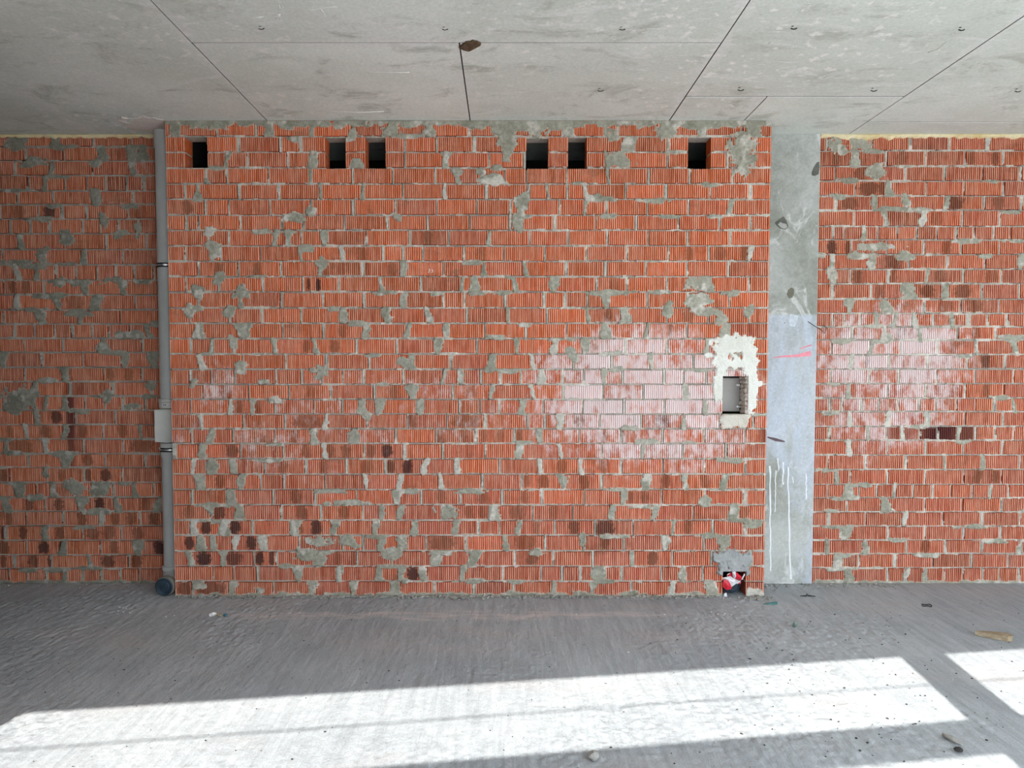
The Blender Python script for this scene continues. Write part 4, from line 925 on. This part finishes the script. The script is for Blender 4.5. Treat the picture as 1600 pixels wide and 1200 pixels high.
# crumpled sheet: a small grid pushed into folds
def crumple(name, cpx, cpy, Y, wpx, hpx, seed, mat, n=22, amp=.022):
    rng = random.Random(seed); vs_, fs = [], []
    c = wp(cpx, cpy, Y); k = Y / F; L = [(rng.uniform(-1, 1), rng.uniform(-1, 1), rng.uniform(2, 6), rng.uniform(0, 6)) for _ in range(7)]
    for j in range(n + 1):
        for i in range(n + 1):
            u, w_ = i / n * 2 - 1, j / n * 2 - 1
            f = sum(abs(((a * u + b * w_) * q + ph) % 2 - 1) - .5 for a, b, q, ph in L) / len(L)
            edge = 1 + .22 * math.sin(5 * math.atan2(w_, u) + seed) + .10 * math.sin(9 * math.atan2(w_, u))
            m = max(abs(u), abs(w_)); rr = math.hypot(u, w_) or 1; q = m / rr * edge if rr else 1
            vs_.append((c.x + u * q * wpx * k + f * amp * .5, Y + f * amp * 2.2 - .02 * (1 - m), c.z + w_ * q * hpx * k + f * amp * .35))
    for j in range(n):
        for i in range(n):
            a = j * (n + 1) + i; fs.append((a, a + 1, a + n + 2, a + n + 1))
    return vs_, fs
vs_, fs = crumple('film', 1144, 905, D + .008, 13, 9, 5, None, 22, .010)
film = link('plastic_film', mesh_from('plastic_film', vs_, fs), mat_film())
m = film.modifiers.new('thick', 'SOLIDIFY'); m.thickness = .0008
tag(film, 'crumpled red and white plastic film stuffed over the pipe end', 'plastic film')
M_WFILM = plain('white_film', (0.80, 0.79, 0.82), .4, .4, .06); M_RFILM = plain('red_film', (0.62, 0.02, 0.04), .35, .4, .2)
def sheet(name, pts, mat, par, bend=.012):
    P = [wp(a, b, D - .012) for a, b in pts]; n = len(P); c = sum(P, Vector()) / n; c.y -= bend
    me = mesh_from(name, [tuple(p) for p in P] + [tuple(c)], [(i, (i + 1) % n, n) for i in range(n)]); o = link(name, me, mat, par)
    q = o.modifiers.new('thick', 'SOLIDIFY'); q.thickness = .0008
    return o
sheet('white_fold', [(1131, 902), (1139, 904), (1152, 908), (1158, 907), (1150, 912), (1143, 917), (1140, 911)], M_WFILM, film)
sheet('red_fold', [(1146, 893.5), (1152, 895), (1160, 903), (1157, 907), (1149, 905)], M_RFILM, film, .02)
sheet('white_fold', [(1144, 893.5), (1149, 893), (1151, 900), (1148, 905), (1145, 900)], M_WFILM, film, .022)
sheet('red_fold', [(1130, 907), (1138, 904), (1142, 914), (1143, 920), (1136, 922), (1129, 917)], M_RFILM, film, .014)
sheet('white_fold', [(1158, 905), (1163, 896), (1164, 898), (1160, 906)], M_WFILM, film, .006)
sheet('white_fold', [(1131, 928), (1135, 926), (1136, 932), (1131, 932.5)], M_WFILM, film, .004)

# ------------------------------------------------------------------ things on the floor and ceiling
# brown remnant of formwork board at the ceiling joint
bm = bmesh.new()
pts = [hp(a, b, ZC) for a, b in ((717, 73), (724, 67), (728, 63.5), (736, 63), (738, 61.3), (746, 63), (752, 66), (751, 68.5), (743, 73.5), (735, 77), (732, 79), (724, 76))]
a_ = [bm.verts.new((p.x, p.y, ZC - .006 - .003 * (i % 2))) for i, p in enumerate(pts)]; b_ = [bm.verts.new((p.x, p.y, ZC + .003)) for p in pts]
bm.faces.new(a_); bm.faces.new(b_[::-1])
for i in range(len(a_)): bm.faces.new((a_[i], b_[i], b_[(i + 1) % len(a_)], a_[(i + 1) % len(a_)]))
s = N('rotten_plywood', .85, .1); n_ = s.noise(30, 5, .7, s.vec((1, .4, 1)))
tag(bm_done(bm, 'plywood_flake', s.col(s.mix(s.ramp(n_, .3, .7), (0.07, 0.045, 0.028), (0.19, 0.13, 0.085)))), 'brown plywood flake stuck in the ceiling at a panel joint', 'plywood')

M_CRUMB = mat_concrete('mortar_crumb', (0.28, 0.27, 0.25), (0.42, 0.41, 0.38), .6, 8)
M_DCRUMB = plain('dark_crumb', (0.04, 0.036, 0.034), .9); M_WCRUMB = plain('white_crumb', (0.78, 0.76, 0.74), .9); M_TEAL = plain('teal_plastic', (0.06, 0.19, 0.18), .5, .4)
M_GREEN = mat_concrete('green_grey_stone', (0.13, 0.20, 0.17), (0.26, 0.33, 0.30), .6, 12)
M_WOOD = mat_concrete('weathered_wood', (0.30, 0.22, 0.14), (0.52, 0.44, 0.32), .6, 10)
def small(name, px, py, sx, sy, sz, mat, label, cat, sub=2, rough=.16, group=None):
    p = hp(px, py); bm = bmesh.new(); lump(bm, (p.x, p.y, sz * .8), sx, sy, sz, R, sub, rough)
    return tag(bm_done(bm, name, mat, None, False, (p.x, p.y, 0)), label, cat, group)
# split of timber by the window light
p = hp(1552, 997); bm = bmesh.new()
ol = [(-.085, .012), (-.06, .030), (.03, .026), (.075, .014), (.085, -.028), (.06, -.040), (.0, -.024), (-.05, -.006)]
top = [bm.verts.new((x, y, .022 + .012 * (x + .085) / .17)) for x, y in ol]; bot = [bm.verts.new((x * .96, y * .9, .001)) for x, y in ol]
bm.faces.new(top); bm.faces.new(bot[::-1])
for i in range(len(ol)): bm.faces.new((top[i], bot[i], bot[(i + 1) % len(ol)], top[(i + 1) % len(ol)]))
o = bm_done(bm, 'timber_offcut', M_WOOD); o.location = p; o.rotation_euler = (0, 0, math.radians(-22))
tag(o, 'splintered pale wooden offcut lying by the sunlit patch', 'wood scrap')
small('stone', 1242, 980, .014, .014, .019, M_GREEN, 'small green grey stone on the floor before the column', 'stone')
small('mortar_lump', 927, 1187, .022, .022, .020, M_CRUMB, 'grey mortar lump at the edge of the sunlit floor band', 'mortar lump')
small('mortar_lump', 1488, 1158, .045, .016, .010, M_CRUMB, 'flat grey mortar lump in the shadow of the window pier', 'mortar lump')
small('rubble_lump', 1497, 1174, .016, .012, .010, M_DCRUMB, 'black jagged crumb lying in the sun beyond the pier shadow', 'rubble')
# teal plastic strip
p = hp(1206, 944); bm = bmesh.new(); add_prism(bm, [(-.055, .001), (.03, .0), (.032, .016), (.0, .011)], -.008, .006)
o = bm_done(bm, 'plastic_strip', M_TEAL); o.location = p; tag(o, 'dark teal plastic strip on the floor by the wall end', 'plastic strip')
# black ring
p = hp(1448, 946.5); bm = bmesh.new(); add_tube(bm, [(.028 * math.cos(a * math.pi / 10), .022 * math.sin(a * math.pi / 10), .003 + .003 * math.sin(a)) for a in range(21)], .0028, 8)
o = bm_done(bm, 'rubber_ring', M_RUB, None, True); o.location = p; tag(o, 'thin black rubber ring lying on the floor by the right wall', 'ring')
# bent clip
p = hp(1261, 932); bm = bmesh.new(); add_tube(bm, [(-.045, 0, .004), (-.004, 0, .004), (-.002, .0, .018), (.004, 0, .006), (.05, -.01, .004)], [.002, .005, .003, .005, .002], 8)
o = bm_done(bm, 'metal_clip', M_RUB, None, True); o.location = p; tag(o, 'dark bent metal clip on the floor in front of the column', 'clip')
# scraps by the dust line
p = hp(334, 963); sc = thing('paper_scrap', p, 'white crumpled scrap with brown and blue bits on the floor', 'scrap')
for nm, dx, mat, sz in (('paper_wad', -.008, M_WCRUMB, (.020, .014, .014)), ('brown_bit', .035, M_WOOD, (.018, .012, .011)), ('blue_bit', .068, plain('blue_plastic', (0.07, 0.20, 0.27), .5), (.014, .010, .009))):
    bm = bmesh.new(); lump(bm, (dx, 0, sz[2] * .85), *sz, R, 2, .25); bm_done(bm, nm, mat, sc)
for (px, py, l, ang) in ((1288, 967, 0.03, .4), (1215, 968, .02, .1)):
    pass
# loose crumbs: nobody could count them
def scatter(name, spots, mat, label, cat):
    bm = bmesh.new()
    for (x, y, s_) in spots:
        lump(bm, (x, y, s_ * .3), s_ * R.uniform(.7, 1.6), s_ * R.uniform(.6, 1.1), s_ * R.uniform(.4, .8), R, 1, .3)
    tag(bm_done(bm, name, mat), label, cat, kind='stuff')
foot = []
for i in range(900):
    x = R.uniform(XL + .02, XR - .02); foot.append((x, D - .012 - min(.09, abs(R.gauss(0, .022))), R.uniform(.003, .012) * (1.6 if R.random() < .12 else 1)))
for i in range(70): foot.append((R.gauss(XR - .06, .05), D - .018 - min(.09, abs(R.gauss(0, .035))), R.uniform(.004, .013)))
for i in range(50): foot.append((R.gauss(wp(715, 930, D).x, .08), D - .02 - min(.09, abs(R.gauss(0, .03))), R.uniform(.005, .017)))
foot = [f for f in foot if not (dr[0] - .03 < f[0] < dr[1] + .03 and f[1] > D - .05)]
scatter('mortar_rubble', foot, M_CRUMB, 'grey mortar crumbs along the foot of the projecting brick wall', 'rubble')
scatter('mortar_rubble', [(R.uniform(XR + .03, COLX + .6), CY0 - .014 - abs(R.gauss(0, .05)), R.uniform(.003, .011)) for i in range(110)], M_CRUMB, 'grey mortar crumbs along the foot of the column', 'rubble')
scatter('mortar_rubble', [(R.uniform(-3.6, PX - .2), DS - .014 - abs(R.gauss(0, .04)), R.uniform(.003, .008)) for i in range(70)], M_CRUMB, 'grey crumbs along the foot of the shaded brick wall', 'rubble')
dk, wt = [], []
for i in range(260):
    p = hp(R.uniform(-20, 1620), 915 + 290 * R.random() ** 1.2)
    if p.y < D - .16: dk.append((p.x, p.y, R.uniform(.0018, .0042)))
for i in range(110):
    p = hp(R.uniform(1150, 1620), 915 + 260 * R.random()); 
    if p.y < D - .16: dk.append((p.x, p.y, R.uniform(.002, .0055)))
for i in range(70):
    p = hp(R.uniform(-10, 1600), 915 + 120 * R.random() ** 1.5)
    if p.y < D - .16: wt.append((p.x, p.y, R.uniform(.002, .005)))
for c_ in ((195, 950), (192, 957), (229, 935), (265, 963), (1300, 902), (1105, 932), (1125, 958)):
    for i in range(5):
        p = hp(c_[0] + R.gauss(0, 6), c_[1] + R.gauss(0, 2))
        if p.y < D - .16: wt.append((p.x, p.y, R.uniform(.003, .007)))
scatter('dark_grit', dk, M_DCRUMB, 'dark grit and chips scattered over the floor', 'grit')
scatter('white_grit', wt, M_WCRUMB, 'white plaster specks scattered over the floor', 'grit')

# chalk strokes on one brick and on the ceiling, nail marks in the ceiling
M_CHALK = plain('white_chalk', (0.86, 0.84, 0.80), .95, .05, .1)
for pts in ([(669.2, 420), (671, 421.6), (670.4, 423.6), (669.5, 426.3)], [(674.2, 420.8), (676.6, 423.8), (675.8, 425.4), (672.4, 425.7)]):
    bm = bmesh.new(); add_tube(bm, [wp(a, b, D - .001) for a, b in pts], .0024, 6); o = bm_done(bm, 'chalk_stroke', M_CHALK, wall_c, True); o['label'] = 'white chalk stroke'
def ceil_line(name, pts, r, mat):
    bm = bmesh.new(); add_tube(bm, [hp(a, b, ZC - .0006) for a, b in pts], r, 6); return bm_done(bm, name, mat, ceiling, True)
for pts in ([(436, 2), (439, 3.2), (438, 6), (435.5, 4.5), (436, 2)], [(436, 6.5), (437, 12), (440, 15.5), (442.5, 11), (440, 7)], [(427, 23.5), (433, 22.3), (439, 22.5)], [(437, 23), (437, 31)], [(431, 29), (435, 25)],
            [(480, 18), (490, 16), (499, 13.3), (513, 11.6), (528, 10)], [(501, 14), (505, 19), (508.5, 26)], [(390, 28), (400, 27), (412, 26)], [(1450, 82), (1465, 77), (1481, 64)], [(640, 113), (632, 113.5), (574, 113.5)], [(520, 174), (560, 176), (600, 174)], [(1200, 68), (1208, 65)]):
    ceil_line('chalk_stroke', pts, .0022, M_CHALK)
for (px, py) in ((408, 43), (695, 44), (972, 44), (1240, 43), (1502, 45), (1365, 140), (1590, 141), (1157, 139), (938, 140)):
    ceil_line('nail_mark', [(px - 4, py + 1.2), (px - 1, py + 2.6), (px + 3, py + 2.2), (px + 5, py + .8)], .0028, M_RUB)
    ceil_line('nail_mark', [(px - 3.5, py - 1.8), (px, py - 2.2)], .002, M_RUB)
